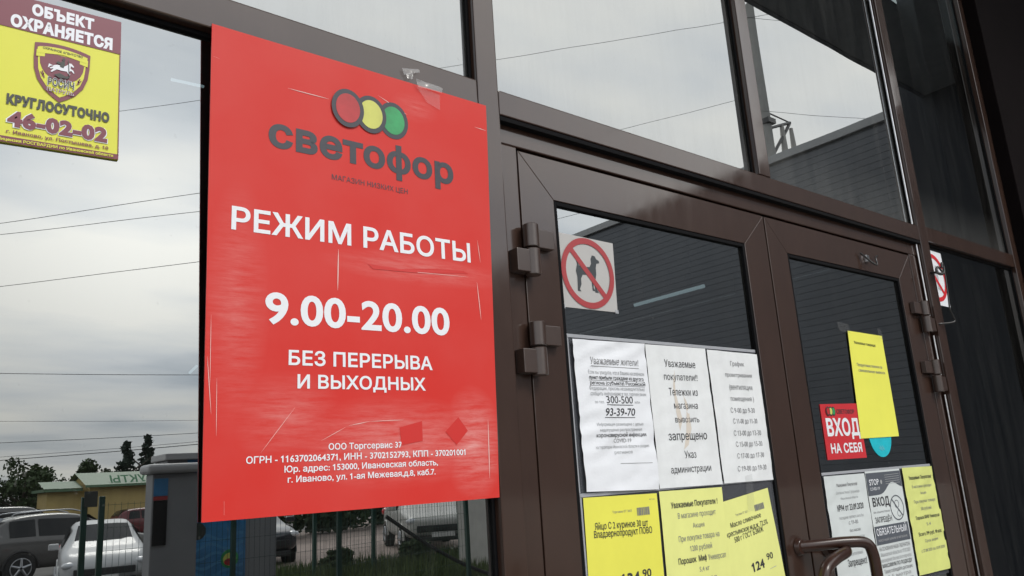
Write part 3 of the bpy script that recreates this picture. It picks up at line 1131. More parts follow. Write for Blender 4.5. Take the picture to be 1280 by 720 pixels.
# mounted rider of the emblem: horse body, neck and head, legs, tail, rider
hx, hz = cx + 0.001, cz + 0.004
horse = [(-.011, .0015), (-.006, .0035), (.001, .0025), (.005, .006), (.0075, .0095), (.010, .0098), (.0135, .006), (.0125, .0045), (.0095, .006), (.0092, .0020),
         (.0125, .0005), (.0145, -.0035), (.0132, -.004), (.0105, -.001), (.0075, -.003), (.0095, -.0075), (.008, -.0078), (.005, -.0035),
         (-.001, -.004), (-.0065, -.0035), (-.0125, -.009), (-.014, -.0085), (-.0105, -.003), (-.0145, -.0045), (-.0155, -.0035), (-.0115, -.0005)]
sh.layer(5).poly([(hx + a, hz + c_) for a, c_ in horse], 2)
sh.poly([(hx - .0115, hz + .001), (hx - .0165, hz + .0025), (hx - .0175, hz - .004), (hx - .0145, hz - .0005)], 2)
sh.layer(6).poly([(hx - .0035, hz + .001), (hx + .001, hz + .0005), (hx + .0022, hz + .006), (hx + .0018, hz + .0105), (hx - .0010, hz + .0108), (hx - .0026, hz + .0075)], 3)
sh.poly([(hx - .0028, hz + .0080), (hx - .0065, hz + .0085), (hx - .0085, hz + .0055), (hx - .0060, hz + .0050), (hx - .0034, hz + .0040)], 3)
sh.layer(7).disc(hx + .0005, hz + .0128, 0.0017, 0.0020, 3, 14)
sh.line(hx + .006, hz + .013, hx + .0085, hz - .0125, 0.0009, 3)
sh.poly([(hx - .010, hz - .0125), (hx - .003, hz - .0085), (hx + .004, hz - .0115), (hx + .009, hz - .0095), (hx + .007, hz - .0145), (hx - .004, hz - .0155)], 3)
for s_ in (-1, 1):
    sh.layer(4).line(cx + s_ * 0.0225, cz - 0.006, cx + s_ * 0.0195, cz - 0.016, 0.0014, 0)
    sh.line(cx + s_ * 0.0245, cz - 0.008, cx + s_ * 0.0215, cz - 0.0125, 0.0010, 0)
    sh.line(cx + s_ * 0.0205, cz - 0.009, cx + s_ * 0.0220, cz - 0.0145, 0.0010, 0)
sh.layer(6).text('РОСИЧ', cx - 0.0155, cx + 0.0165, cz - 0.0255, 0.0130, 2, 0.055)
sh.layer(7).text('РОСИЧ', cx - 0.0150, cx + 0.0160, cz - 0.0250, 0.0120, 3, 0.012)
sh.layer(6).text('ПАТРУЛЬ', cx - 0.0155, cx + 0.0165, cz - 0.0335, 0.0056, 2, 0.05)
sh.layer(7).text('ПАТРУЛЬ', cx - 0.0150, cx + 0.0160, cz - 0.0330, 0.0048, 0, 0.0)
sh.build('shield_emblem', sec)

# ================================================================== NO-DOG SIGNS
DOG = [(-.033, .016), (-.036, .030), (-.030, .038), (-.028, .035), (-.032, .028), (-.028, .014), (-.010, .013), (.006, .014), (.012, .022), (.012, .033), (.017, .041), (.026, .040), (.030, .034),
       (.038, .031), (.039, .026), (.029, .024), (.026, .014), (.026, .000), (.022, -.012), (.024, -.034), (.029, -.040), (.018, -.040), (.017, -.016), (.014, -.012), (.014, -.030), (.018, -.037), (.010, -.037),
       (.009, -.006), (-.006, -.004), (-.018, -.005), (-.024, -.014), (-.024, -.026), (-.030, -.037), (-.026, -.042), (-.037, -.041), (-.036, -.030), (-.035, -.010), (-.038, .002)]

def dog_sign(label, corners, yb, plate, ringm, dogm, k, parent=None):
    tl, tr, br, bl = corners
    cx, cz = sum(c[0] for c in corners) / 4, sum(c[1] for c in corners) / 4
    t = empty('no_dogs_sign', (cx, yb, bl[1]), label, 'sign', 'no dogs signs')
    b = MB()
    b.prism([bl, br, tr, tl], yb - 0.0014, yb - 0.0004)
    b.build('plate', plate, t)
    g = Ink(lambda x, z: yb - 0.0014, [ringm, dogm])
    g.layer(0).poly([(cx + a * k * 0.92, cz + c_ * k) for a, c_ in DOG], 1)
    g.layer(1).line(cx - 0.052 * k, cz + 0.054 * k, cx + 0.052 * k, cz - 0.054 * k, 0.0125 * k, 0)
    g.layer(2).ring(cx, cz, 0.0765 * k, 0.0765 * k, 0.0635 * k, 0.0635 * k, 0, 64)
    g.build('pictogram', t)
    return t, cx, cz

DOGINK = mat('dog_print', (0.045, 0.052, 0.060), 0.6)
dl, _, _ = dog_sign('grey-white no dogs sign stuck high on the glass of the left door leaf', [(1.056, 1.985), (1.219, 1.983), (1.214, 1.828), (1.051, 1.827)], 0.0295, PLATE, REDRING, DOGINK, 1.0)
for pts in ([(1.049, 1.834), (1.062, 1.834), (1.062, 1.824), (1.049, 1.824)], [(1.206, 1.833), (1.216, 1.833), (1.216, 1.825), (1.206, 1.825)]):
    o = sheet('tape', pts, wrinkled(0.0278, 0.0006, 3, 90, 90), FILMEDGE, dl, 4, 4)
RED2 = mat('prohibition_red_fresh', (0.66, 0.025, 0.035), 0.45)
DOG2 = mat('dog_print_faint', (0.45, 0.46, 0.48), 0.6)
dog_sign('bright white no dogs sign on the dark side pane, partly behind the right mullion', [(2.740, 2.184), (2.908, 2.182), (2.905, 1.984), (2.740, 1.986)], GY - 0.0005, PLATE2, RED2, DOG2, 1.12)

# ================================================================== NOTICES
PY = 0.0265   # sheets stand a few millimetres off the door glass

def pocket(label, x0, x1, z0, z1, cols, y=0.0288):
    """clear plastic pocket board taped to the door glass"""
    t = empty('notice_pocket', ((x0 + x1) / 2, y, z0), label, 'notice holder', 'clear notice pockets on the doors')
    b = MB()
    b.box(x0, x1, y - 0.0006, y, z0, z1)
    b.build('film', FILM, t)
    b = MB()
    b.box(x0, x1, y - 0.0022, y - 0.0008, z1 - 0.006, z1 + 0.001, 0.0004)
    b.box(x0, x0 + 0.004, y - 0.002, y - 0.0008, z0, z1 - 0.0065)
    b.box(x1 - 0.004, x1, y - 0.002, y - 0.0008, z0, z1 - 0.0065)
    b.build('seam', FILMEDGE, t)
    return t

pocket('clear plastic pocket behind the three white notices on the left door', 1.058, 1.704, 1.462, 1.771, 3)
pocket('clear plastic pocket behind the yellow price sheets on the left door', 1.060, 1.7045, 1.135, 1.4605, 3)
pocket('clear plastic pocket behind the lower notices on the right door', 1.913, 2.545, 1.145, 1.461, 3)

def notice(label, corners, material, amp, seed, sharp=0.0, y=PY, group='notices on the entrance doors', name='paper_notice', fx=14, fz=9):
    surf = wrinkled(y, amp, seed, fx, fz, sharp)
    bl = corners[3]
    t = empty(name, (bl[0], y, bl[1]), label, 'notice', group)
    sheet('sheet', corners, surf, material, t, 30, 42)
    k = Ink(surf, [INK, INKGREY, INKLIGHT, SLATE, WHITE])
    k.single = 'printed_line'
    return t, k

# white, upper row, left
t, k = notice('crumpled white notice with underlined phone numbers, under the dog sign', [(1.068, 1.761), (1.281, 1.763), (1.283, 1.457), (1.074, 1.464)], PAPER, 0.0036, 1, 1.2, y=0.0262)
k.text('Уважаемые жители!', 1.112, 1.254, 1.7125, 0.0150, 1, 0.004, italic=0.2)
k.line(1.112, 1.7085, 1.254, 1.7075, 0.0012, 1)
for i, s in enumerate(('Если вы увидите, что в Вашем населённом', 'пункт прибыли граждане из другого', 'региона (субъекта) Российской', 'Федерации, просим незамедлительно', 'сообщить информацию в тел. горячей линии')):
    bold = i in (1, 2)
    k.text(s, 1.104 + 0.002 * (i % 3), 1.270 - 0.003 * (i % 2), 1.6925 - i * 0.0108, 0.0078, 0 if bold else 2, 0.012 if bold else -0.004, res=2)
    if bold:
        k.line(1.106, 1.6905 - i * 0.0108, 1.268, 1.6905 - i * 0.0108, 0.0009, 1)
k.text('300-500', 1.148, 1.226, 1.6335, 0.0155, 0, 0.0)
k.line(1.148, 1.6305, 1.226, 1.6300, 0.0012, 0)
k.text('по тел.', 1.118, 1.142, 1.6335, 0.006, 2, res=2)
k.text('или', 1.232, 1.248, 1.6335, 0.006, 2, res=2)
k.text('93-39-70', 1.141, 1.229, 1.6085, 0.0160, 0, 0.012, italic=0.18)
k.line(1.141, 1.6050, 1.229, 1.6045, 0.0012, 0)
for i, (s, xa, xb_, ci) in enumerate((('Информация размещена с целью', 1.118, 1.252, 2), ('недопущения распространения', 1.124, 1.248, 2), ('короновирусной инфекции', 1.114, 1.258, 0), ('COVID-19', 1.160, 1.214, 1), ('на территории Ивановской области и соседних', 1.108, 1.266, 2), ('регионов', 1.160, 1.212, 2))):
    k.text(s, xa, xb_, 1.5885 - i * 0.0112, 0.0082 if ci != 2 else 0.0066, ci, 0.012 if ci == 0 else 0.0, res=2)
k.line(1.173, 1.5135, 1.268, 1.5115, 0.0009, 1)
k.build('print', t)

# white, upper row, middle
t, k = notice('stained white notice forbidding shopping trolleys, between two white notices', [(1.287, 1.763), (1.494, 1.764), (1.499, 1.456), (1.288, 1.458)], PAPER_AGED, 0.0020, 2, 0.5, y=0.0266)
for s, xa, xb_, zb, cp in (('Уважаемые', 1.345, 1.449, 1.716, 0.0165), ('покупатели!!', 1.338, 1.452, 1.687, 0.0150), ('Тележки из', 1.349, 1.447, 1.653, 0.0165), ('магазина', 1.361, 1.442, 1.624, 0.0150), ('вывозить', 1.360, 1.442, 1.594, 0.0135),
                          ('запрещено', 1.332, 1.463, 1.556, 0.0190), ('Указ', 1.378, 1.417, 1.517, 0.0160), ('администрации', 1.328, 1.464, 1.487, 0.0150)):
    k.text(s, xa, xb_, zb, cp, 0, 0.006 if cp > 0.018 else -0.002)
st = Ink(k.surf, [mat('water_stain', (0.66, 0.60, 0.53), 0.75)])
for pts in ([(1.365, 1.675), (1.375, 1.71), (1.371, 1.66), (1.385, 1.60), (1.372, 1.575), (1.366, 1.62)], [(1.395, 1.66), (1.410, 1.632), (1.412, 1.58), (1.395, 1.545), (1.378, 1.535), (1.392, 1.57), (1.402, 1.62)]):
    st.layer(-1).poly(pts, 0)
k.build('print', t)
st.build('stain', t)

# white, upper row, right
t, k = notice('white notice listing airing hours, rightmost of the white row on the left door', [(1.500, 1.762), (1.699, 1.760), (1.699, 1.456), (1.505, 1.457)], PAPER_AGED, 0.0022, 3, 0.6)
for s, xa, xb_, zb, cp in (('График', 1.583, 1.637, 1.727, 0.0115), ('проветривания', 1.557, 1.664, 1.7005, 0.0100), ('(вентиляции', 1.567, 1.660, 1.670, 0.0135), ('помещения )', 1.568, 1.660, 1.643, 0.0120), ('С 9-00 до 9-30', 1.562, 1.658, 1.615, 0.0125), ('С 11-00 до 11-30', 1.566, 1.662, 1.590, 0.0120),
                          ('С 13-00 до 13-30', 1.563, 1.671, 1.562, 0.0125), ('С 15-00 до 15-30', 1.566, 1.670, 1.5365, 0.0122), ('С 17-00 до 17-30', 1.566, 1.670, 1.510, 0.0120), ('С 19-00 до 19-30', 1.561, 1.674, 1.481, 0.0122)):
    k.text(s, xa, xb_, zb, cp, 1, 0.002)
k.build('print', t)

def barcode(k, x0, z0, w, h, slope=0.0, mi=1):
    x = 0
    q = random.Random(3)
    while x < w:
        bw = q.choice((0.0010, 0.0016, 0.0024))
        a = x0 + x
        z = z0 + slope * x
        k.poly([(a, z), (min(a + bw, x0 + w), z), (min(a + bw, x0 + w) - slope * h, z + h), (a - slope * h, z + h)], mi)
        x += bw + q.choice((0.0008, 0.0014))

# yellow, lower row of the left door
t, k = notice('deep yellow egg price sheet at the left of the lower row on the left door', a4((1.067, 1.4535), (1.277, 1.4495)), YELLOW, 0.0010, 4)
k.text('Яйцо С 2 куриное 30 шт', 1.091, 1.241, 1.3925, 0.0130, 0, 0.010, 1.3880)
k.text('Владзернопродукт ПОВО', 1.087, 1.251, 1.3780, 0.0130, 0, 0.010, 1.3730)
k.text('Торговое ОТ ЗАЛ', 1.142, 1.196, 1.4195, 0.0045, 1, 0.0, 1.4185, res=2)
k.text('41.9 м', 1.252, 1.268, 1.4375, 0.0030, 1, res=2)
barcode(k, 1.212, 1.4095, 0.038, 0.0155)
k.text('134', 1.149, 1.203, 1.2830, 0.0235, 0, 0.035, 1.2830)
k.text('90', 1.211, 1.237, 1.2915, 0.0165, 0, 0.020)
k.build('print', t)

t, k = notice('pale yellow sale notice between two yellow price sheets on the left door', a4((1.2825, 1.4525), (1.4925, 1.4500)), YELLOW_PALE, 0.0014, 5, 0.3, y=0.0250)
for s, xa, xb_, zb, cp, ci, bo in (('Уважаемые Покупатели !', 1.314, 1.471, 1.416, 0.0125, 0, 0.018), ('В магазине проходит', 1.333, 1.461, 1.394, 0.0115, 1, 0.0), ('Акция', 1.378, 1.416, 1.372, 0.0100, 1, 0.0), ('При покупке товара на', 1.328, 1.464, 1.3475, 0.0118, 1, -0.002), ('1200 рублей', 1.361, 1.434, 1.326, 0.0115, 1, 0.0),
                                  ('Порошок  Миф', 1.320, 1.412, 1.3035, 0.0125, 0, 0.018), ('Универсал', 1.417, 1.478, 1.3025, 0.0118, 1, 0.0), ('5,4 кг', 1.384, 1.418, 1.283, 0.0100, 1, 0.0), ('Всего за', 1.345, 1.440, 1.262, 0.0110, 1, 0.0)):
    k.text(s, xa, xb_, zb, cp, ci, bo)
k.build('print', t)

d = Vector((0.993, 0.115))
tr_ = Vector((1.672, 1.4385))
t, k = notice('yellow butter price sheet hanging askew beside the pale yellow sale notice', a4(tr_ - d * 0.21, tr_), YELLOW_PALE, 0.0010, 6, 0.2, y=0.0268)
k.text('Масло сливочное', 1.511, 1.630, 1.3600, 0.0110, 0, 0.006, 1.3750)
k.text('крестьянское м.д.ж. 72,5%', 1.4935, 1.653, 1.3410, 0.0115, 0, 0.006, 1.3580)
k.text('500 г ГОСТ БЗМЖ', 1.519, 1.632, 1.3280, 0.0120, 0, 0.006, 1.3430)
k.text('Торговое ОТ ЗАЛ', 1.533, 1.580, 1.3840, 0.0045, 1, 0.0, 1.3890, res=2)
barcode(k, 1.610, 1.389, 0.037, 0.0140, 0.115)
k.text('124', 1.571, 1.620, 1.2590, 0.0205, 0, 0.030, 1.2650)
k.text('90', 1.631, 1.656, 1.2790, 0.0150, 0, 0.014, 1.2815)
for q in range(4):
    k.line(1.655 - q * 0.006, 1.262 - q * 0.001, 1.664 - q * 0.002, 1.263, 0.0008, 2)
k.build('print', t)
tape_strip(t, [(1.584, 1.470), (1.612, 1.473), (1.606, 1.392), (1.578, 1.389)], wrinkled(0.0232, 0.0006, 8, 30, 30))

# right door: crooked sheet, red sticker, round sticker
t, k = notice('bright yellow sheet taped crookedly high on the right door glass', [(2.172, 1.853), (2.374, 1.850), (2.372, 1.548), (2.148, 1.545)], YELLOW_BRIGHT, 0.0009, 7, 0.15, y=0.0276, fx=5, fz=6)
k.text('Уважаемые товарищи!', 2.197, 2.322, 1.8165, 0.0085, 0, 0.008, 1.8130)
k.text('Продуктовые тележки за', 2.193, 2.340, 1.7510, 0.0088, 1, 0.006, 1.7480)
k.text('самовольные вывезти', 2.197, 2.352, 1.7350, 0.0088, 1, 0.006, 1.7315)
k.build('print', t)
tape_strip(t, [(2.335, 1.870), (2.357, 1.868), (2.366, 1.836), (2.340, 1.838)], wrinkled(0.0195, 0.0010, 12, 60, 40))
tape_strip(t, [(2.118, 1.876), (2.180, 1.872), (2.186, 1.846), (2.124, 1.850)], wrinkled(0.0265, 0.0006, 13, 60, 40))

t = empty('entrance_sticker', (2.06, 0.0295, 1.4925), 'red square sticker with white lettering on the right door glass', 'sticker')
b = MB()
b.prism([(1.961, 1.493), (2.166, 1.4925), (2.163, 1.643), (1.963, 1.639)], 0.0280, 0.0292)
b.build('panel', RED, t)
k = Ink(lambda x, z: 0.0280, [WHITE, INK, LOGORED, LOGOYEL, LOGOGREEN])
k.text('ВХОД', 1.979, 2.151, 1.5540, 0.0480, 0, 0.035)
k.text('НА СЕБЯ', 1.985, 2.147, 1.5090, 0.0260, 0, 0.030)
k.text('СВЕТОФОР', 2.041, 2.136, 1.6135, 0.0125, 1, 0.02)
for i, (x, ci) in enumerate(((2.026, 4), (2.011, 3), (1.996, 2))):
    k.layer(2 * i).disc(x, 1.6205, 0.0105, 0.0125, 1, 24)
    k.layer(2 * i + 1).disc(x, 1.6205, 0.0072, 0.0092, ci, 24)
k.build('lettering', t)

t = empty('round_sticker', (2.262, 0.0295, 1.492), 'round cyan sticker peeping out under the crooked yellow sheet', 'sticker')
b = MB()
b.prism([(2.262 + 0.065 * math.cos(a), 1.556 + 0.065 * math.sin(a)) for a in [2 * math.pi * i / 48 for i in range(48)]], 0.0284, 0.0292)
b.build('disc', CYAN, t)
k = Ink(lambda x, z: 0.0284, [mat('sticker_pale_print', (0.25, 0.62, 0.70), 0.5)])
for i in range(5):
    k.line(2.245 + i * 0.006, 1.520 + (i % 2) * 0.004, 2.250 + i * 0.006, 1.512 - (i % 3) * 0.002, 0.0018, 0)
k.build('print', t)

# right door, lower row
t, k = notice('grey-white typed notice behind the door handles, left of the mask rules poster', a4((1.921, 1.4525), (2.130, 1.4515)), PAPER_GREY, 0.0020, 8, 0.7)
for s, xa, xb_, zb, cp, ci, bo in (('Уважаемые Покупатели!', 1.975, 2.083, 1.4230, 0.0085, 1, 0.010), ('Согласно Указу Губернатора', 1.969, 2.090, 1.4045, 0.0070, 2, 0.0), ('Ивановской области', 1.988, 2.077, 1.390, 0.0062, 2, 0.0), ('№94 от 23.09.2020', 1.964, 2.097, 1.3615, 0.0165, 0, 0.010), ('посещение торгового зала без', 1.967, 2.090, 1.3415, 0.0078, 2, 0.0), ('с 19-00', 2.010, 2.056, 1.326, 0.0105, 1, 0.0),
                                  ('без маски', 2.008, 2.062, 1.3075, 0.0080, 1, 0.0), ('или перчаток', 1.990, 2.080, 1.290, 0.0075, 2, 0.0), ('детей и животных', 1.985, 2.086, 1.270, 0.0075, 2, 0.0), ('для посетителей', 1.963, 2.056, 1.2500, 0.0090, 2, 0.0), ('Запрещено!', 1.975, 2.070, 1.2245, 0.0180, 0, 0.010)):
    k.text(s, xa, xb_, zb, cp, ci, bo, res=2)
k.build('print', t)

t, k = notice('grey and white mask rules poster with a wavy band on the right door', a4((2.136, 1.4555), (2.3355, 1.4555)), PAPER_GREY, 0.0008, 9, 0.1)
top = [(2.1375, 1.4505), (2.3335, 1.4505)] + [(2.3335 - i * 0.196 / 16, 1.402 + 0.018 * math.exp(-((i - 4.5) / 3.0) ** 2) - 0.014 / (1 + math.exp(-(i - 8) * 1.0)) + 0.002) for i in range(17)]
k.poly(top, 3)
k.layer(1).text('STOP', 2.150, 2.203, 1.4175, 0.0165, 4, 0.012)
k.text('COVID-19', 2.150, 2.203, 1.4035, 0.0085, 4, 0.0, res=2)
k.disc(2.2165, 1.424, 0.0052, 0.0062, 2, 12)
for i in range(5):
    k.line(2.240, 1.4415 - i * 0.006, 2.325, 1.4425 - i * 0.006, 0.0011, 2)
k.text('ВХОД', 2.152, 2.245, 1.3605, 0.0240, 0, 0.020)
k.text('без защитной маски', 2.148, 2.240, 1.3430, 0.0058, 1, 0.0, res=2)
k.text('ЗАПРЕЩЁН', 2.150, 2.243, 1.3175, 0.0150, 0, 0.0)
k.layer(0).ring(2.285, 1.350, 0.0390, 0.0345, 0.0355, 0.0312, 3, 40)
k.line(2.260, 1.375, 2.311, 1.326, 0.0042, 3)
k.ring(2.286, 1.360, 0.0125, 0.0110, 0.0108, 0.0093, 3, 24)
k.ring(2.292, 1.334, 0.0110, 0.0090, 0.0094, 0.0074, 3, 24)
k.poly([(2.139, 1.2605), (2.3310, 1.2605), (2.3300, 1.3090), (2.1395, 1.3090)], 3)
k.layer(1).text('ОБЯЗАТЕЛЬНЫЙ', 2.146, 2.318, 1.2845, 0.0185, 4, 0.008)
k.text('масочный режим в магазине', 2.150, 2.314, 1.2690, 0.0075, 2, 0.0, res=2)
for i, (s, xa, xb_, ci) in enumerate((('НА ОСНОВАНИИ УКАЗА ГУБЕРНАТОРА', 2.147, 2.322, 1), ('Ивановской области от 17.03.2020', 2.150, 2.318, 2), ('нахождение без масок и перчаток', 2.147, 2.320, 2), ('МАКСИМУМ ПО ПОДХОДУ', 2.150, 2.318, 0), ('Также соблюдайте дистанцию', 2.155, 2.316, 1), ('1,5 метра', 2.170, 2.300, 2), ('спасибо за понимание', 2.160, 2.310, 1))):
    k.text(s, xa, xb_, 1.2450 - i * 0.0145, 0.0100, ci, 0.006, res=2)
k.build('print', t)

t, k = notice('faded yellow typed sheet, rightmost in the lower row on the right door', a4((2.346, 1.4570), (2.5455, 1.4545)), YELLOW_DULL, 0.0026, 10, 0.9, y=0.0258)
for s, xa, xb_, zb, cp, ci, bo in (('Уважаемые Покупатели!', 2.377, 2.521, 1.421, 0.0105, 0, 0.012), ('В магазине проходит', 2.387, 2.517, 1.3965, 0.0085, 1, 0.0), ('Акция', 2.436, 2.472, 1.377, 0.0080, 1, 0.0), ('При покупке товара', 2.386, 2.520, 1.3535, 0.0090, 1, 0.0), ('500 рублей', 2.423, 2.486, 1.332, 0.0095, 1, 0.0), ('Порошок МИФ Универсал', 2.378, 2.528, 1.308, 0.0100, 0, 0.010),
                                  ('5,4', 2.436, 2.464, 1.2885, 0.0085, 1, 0.0), ('Всего 399 руб. 90 коп.', 2.379, 2.527, 1.2625, 0.0105, 0, 0.012), ('Срок акции', 2.408, 2.496, 1.2435, 0.0080, 1, 0.0), ('с 27.08.2020 по 10.09.2020', 2.377, 2.528, 1.218, 0.0085, 1, 0.0)):
    k.text(s, xa, xb_, zb, cp, ci, bo, res=2)
k.build('print', t)

# ================================================================== SMALL HARDWARE
t = empty('door_latch', (2.35, 0.0205, 2.07), 'small bent metal latch screwed to the top of the right door leaf', 'latch')
b = MB()
b.box(2.333, 2.352, 0.012, 0.0200, 2.078, 2.100, 0.001)
b.build('bracket', CHROME, t)
b = MB()
b.tube(smooth_path([(2.300, 0.013, 2.101), (2.322, 0.008, 2.088), (2.340, -0.002, 2.070), (2.356, -0.006, 2.066), (2.362, -0.002, 2.088), (2.395, 0.008, 2.103)], 5), 0.0028, 8)
b.build('hook', DARKMETAL, t)

t = empty('wire_hook', (2.75, 0.0, 1.92), 'black wire stay looped on the right mullion in front of the dog sign', 'hook')
b = MB()
b.tube(smooth_path([(2.742, 0.002, 2.087), (2.740, -0.020, 2.082), (2.752, -0.032, 2.076), (2.764, -0.028, 2.088), (2.762, -0.020, 2.104), (2.752, -0.016, 2.094), (2.756, -0.022, 2.078), (2.772, -0.030, 2.082), (2.778, -0.030, 2.106), (2.770, -0.030, 2.116), (2.764, -0.030, 2.100)], 6), 0.0042, 8)
b.build('loop', DARKMETAL, t)
b = MB()
b.tube(smooth_path([(2.772, -0.030, 2.112), (2.780, -0.030, 2.085), (2.770, -0.030, 2.00), (2.764, -0.030, 1.955), (2.778, -0.030, 1.935), (2.786, -0.030, 1.918), (2.772, -0.024, 1.912), (2.735, -0.004, 1.909), (2.728, 0.004, 1.910)], 6), 0.0028, 8)
b.build('stay', DARKMETAL, t)

# ================================================================== THE YARD IN FRONT (seen mirrored in the glass)
def V(x, y, z=0.0):
    """a place y metres out in front of the shop"""
    return Vector((x, -y + 2 * GY, z))

ASPHALT = mat('worn_asphalt', (0.11, 0.105, 0.10), 0.85, vary=0.25, vscale=0.6, bump=0.3, bscale=30)
DIRT = mat('pinkish_gravel_track', (0.27, 0.215, 0.19), 0.9, vary=0.2, vscale=0.8)
SOIL = mat('grass_soil', (0.045, 0.062, 0.020), 0.95, vary=0.35, vscale=1.6)
GRASS = mat('grass_blades', (0.062, 0.092, 0.026), 0.8, vary=0.4, vscale=1.2)
PAVE = mat('concrete_paving', (0.36, 0.35, 0.33), 0.85, vary=0.12, vscale=1.5)
def gz(x, y):
    """the yard falls gently away towards the left"""
    t = min(1.0, max(0.0, (7.0 - x) / 2.6)) * min(1.0, max(0.0, (-y - 9.5) / 4.0))
    return -0.03 - 0.36 * t * t * (3 - 2 * t)
b = MB()
xs_ = [-300, -60, -20] + [-8 + i * 0.5 for i in range(41)] + [16, 25, 60, 300]
ys_ = [200, 20, 0, -3] + [-4 - i * 0.5 for i in range(45)] + [-30, -40, -60, -120, -400]
nx_ = len(xs_)
b.add([(x, y, gz(x, y)) for y in ys_ for x in xs_], [[j * nx_ + i, (j + 1) * nx_ + i, (j + 1) * nx_ + i + 1, j * nx_ + i + 1] for j in range(len(ys_) - 1) for i in range(nx_ - 1)], 0, True)
structure('ground', b, ASPHALT)
b = MB()
b.box(-9, 8.44, -3.0, 0.0, -0.028, 0.0)
structure('pavement', b, PAVE)
b = MB()
p = [V(3.6, 9.2), V(8.42, 9.0), V(9.6, 11.3), V(9.8, 13.3), V(5.6, 15.0)]
b.add([(q.x, q.y, -0.022) for q in p], [[4, 3, 2, 1, 0]])
structure('grass_verge', b, SOIL)
b = MB()
p = [V(4.5, 15.6), V(10.2, 13.6), V(34, 30), V(30, 44), V(12, 28)]
b.add([(q.x, q.y, -0.024) for q in p], [[4, 3, 2, 1, 0]])
structure('gravel_track', b, DIRT)
b = MB()
poly = [V(3.7, 9.3), V(8.3, 9.1), V(9.5, 11.3), V(9.6, 13.2), V(5.6, 14.8)]
def inside(x, y):
    c_ = False
    for i in range(5):
        a, d_ = poly[i], poly[(i + 1) % 5]
        if (a.y > y) != (d_.y > y) and x < (d_.x - a.x) * (y - a.y) / (d_.y - a.y) + a.x:
            c_ = not c_
    return c_
cnt = 0
while cnt < 9000:
    x, y = rnd.uniform(3.6, 9.8), rnd.uniform(-15, -9)
    if not inside(x, y):
        continue
    cnt += 1
    h = rnd.uniform(0.08, 0.26) * (0.6 + 0.8 * (0.5 + 0.5 * noise.noise(Vector((x, y, 0)))))
    a = rnd.uniform(0, 6.28)
    w = 0.012
    lx, ly = rnd.uniform(-.08, .08), rnd.uniform(-.08, .08)
    b.add([(x - w * math.cos(a), y - w * math.sin(a), -0.022), (x + w * math.cos(a), y + w * math.sin(a), -0.022), (x + lx, y + ly, h)], [[0, 1, 2]])
o = b.build('grass', GRASS)
tag(o, 'short green grass behind the mesh fence', 'grass', kind='stuff')

# ---- mesh fences
FENCEGREEN = mat('dark_green_fence_paint', (0.012, 0.055, 0.042), 0.4, vary=0.1)

def mesh_fence(label, pts, h, post=0.035, group='green mesh fences', extra=()):
    t = empty('mesh_fence', (pts[0].x, pts[0].y, -0.03), label, 'fence', group)
    for p in list(pts) + list(extra):
        b = MB()
        b.box(p.x - post, p.x + post, p.y - post, p.y + post, -0.03, h + 0.06, 0.004)
        b.build('post', FENCEGREEN, t)
    for a, c_ in zip(pts, pts[1:]):
        b = MB()
        L_ = (c_ - a).length
        nv = int(L_ / 0.055)
        for i in range(1, nv):
            q = a.lerp(c_, i / nv)
            b.cyl((q.x, q.y, 0.05), (q.x, q.y, h), 0.0019, n=4)
        nh = int(h / 0.2)
        for j in range(nh + 1):
            z = 0.06 + j * (h - 0.08) / nh
            b.cyl((a.x, a.y, z), (c_.x, c_.y, z), 0.0022, n=4)
        b.build('wire_panel', FENCEGREEN, t)
    return t

mesh_fence('green wire mesh fence in front of the white hatchback', [V(1.70, 7.15), V(2.93, 7.15), V(4.10, 7.15), V(6.2, 7.7)], 1.50, post=0.024, extra=[V(1.555, 7.15)])
mesh_fence('green wire mesh fence further off along the grass verge', [V(6.05, 12.0), V(7.18, 12.0), V(9.05, 12.0)], 1.25, post=0.03)
t = empty('back_of_sign', (1.57, -7.10, 1.40), 'small dark board fixed on the nearest fence post', 'board')
b = MB()
b.box(1.545, 1.655, -7.075, -7.06, 1.47, 1.61, 0.003)
b.build('board', mat('weathered_dark_board', (0.05, 0.055, 0.05), 0.7), t)

# ---- payment terminal and blue kiosk
TERM = mat('grey_terminal_paint', (0.26, 0.265, 0.28), 0.45, vary=0.06, vscale=3)
TERML = mat('light_grey_cap', (0.44, 0.44, 0.45), 0.45)
SCREEN = mat('dark_screen', (0.012, 0.013, 0.016), 0.12, coat=0.5)
BLUE = mat('kiosk_blue', (0.045, 0.21, 0.44), 0.45, vary=0.35, vscale=4)
BLUELT = mat('kiosk_light_blue', (0.075, 0.28, 0.52), 0.45)
t = empty('payment_terminal', (*V(1.97, 6.5).xy, -0.03), 'grey payment terminal with a rounded cap and a dark screen', 'terminal')
b = MB()
q = V(2.11, 6.5)
b.box(q.x - 0.197, q.x + 0.192, q.y - 0.02, q.y + 0.20, -0.03, 1.715, 0.012)
b.build('cabinet', TERM, t)
b = MB()
b.box(q.x - 0.250, q.x + 0.205, q.y - 0.06, q.y + 0.25, 1.717, 1.80, 0.04, seg=4)
b.build('cap', TERML, t)
b = MB()
b.box(q.x - 0.185, q.x - 0.07, q.y + 0.2005, q.y + 0.212, 1.12, 1.49, 0.003)
b.build('screen', SCREEN, t)
b = MB()
b.box(q.x - 0.185, q.x - 0.07, q.y + 0.2005, q.y + 0.208, 1.53, 1.675)
b.build('advert', BLUE, t)
b = MB()
b.box(q.x - 0.185, q.x - 0.07, q.y + 0.2005, q.y + 0.208, 1.495, 1.526)
b.build('stripe', REDRING, t)

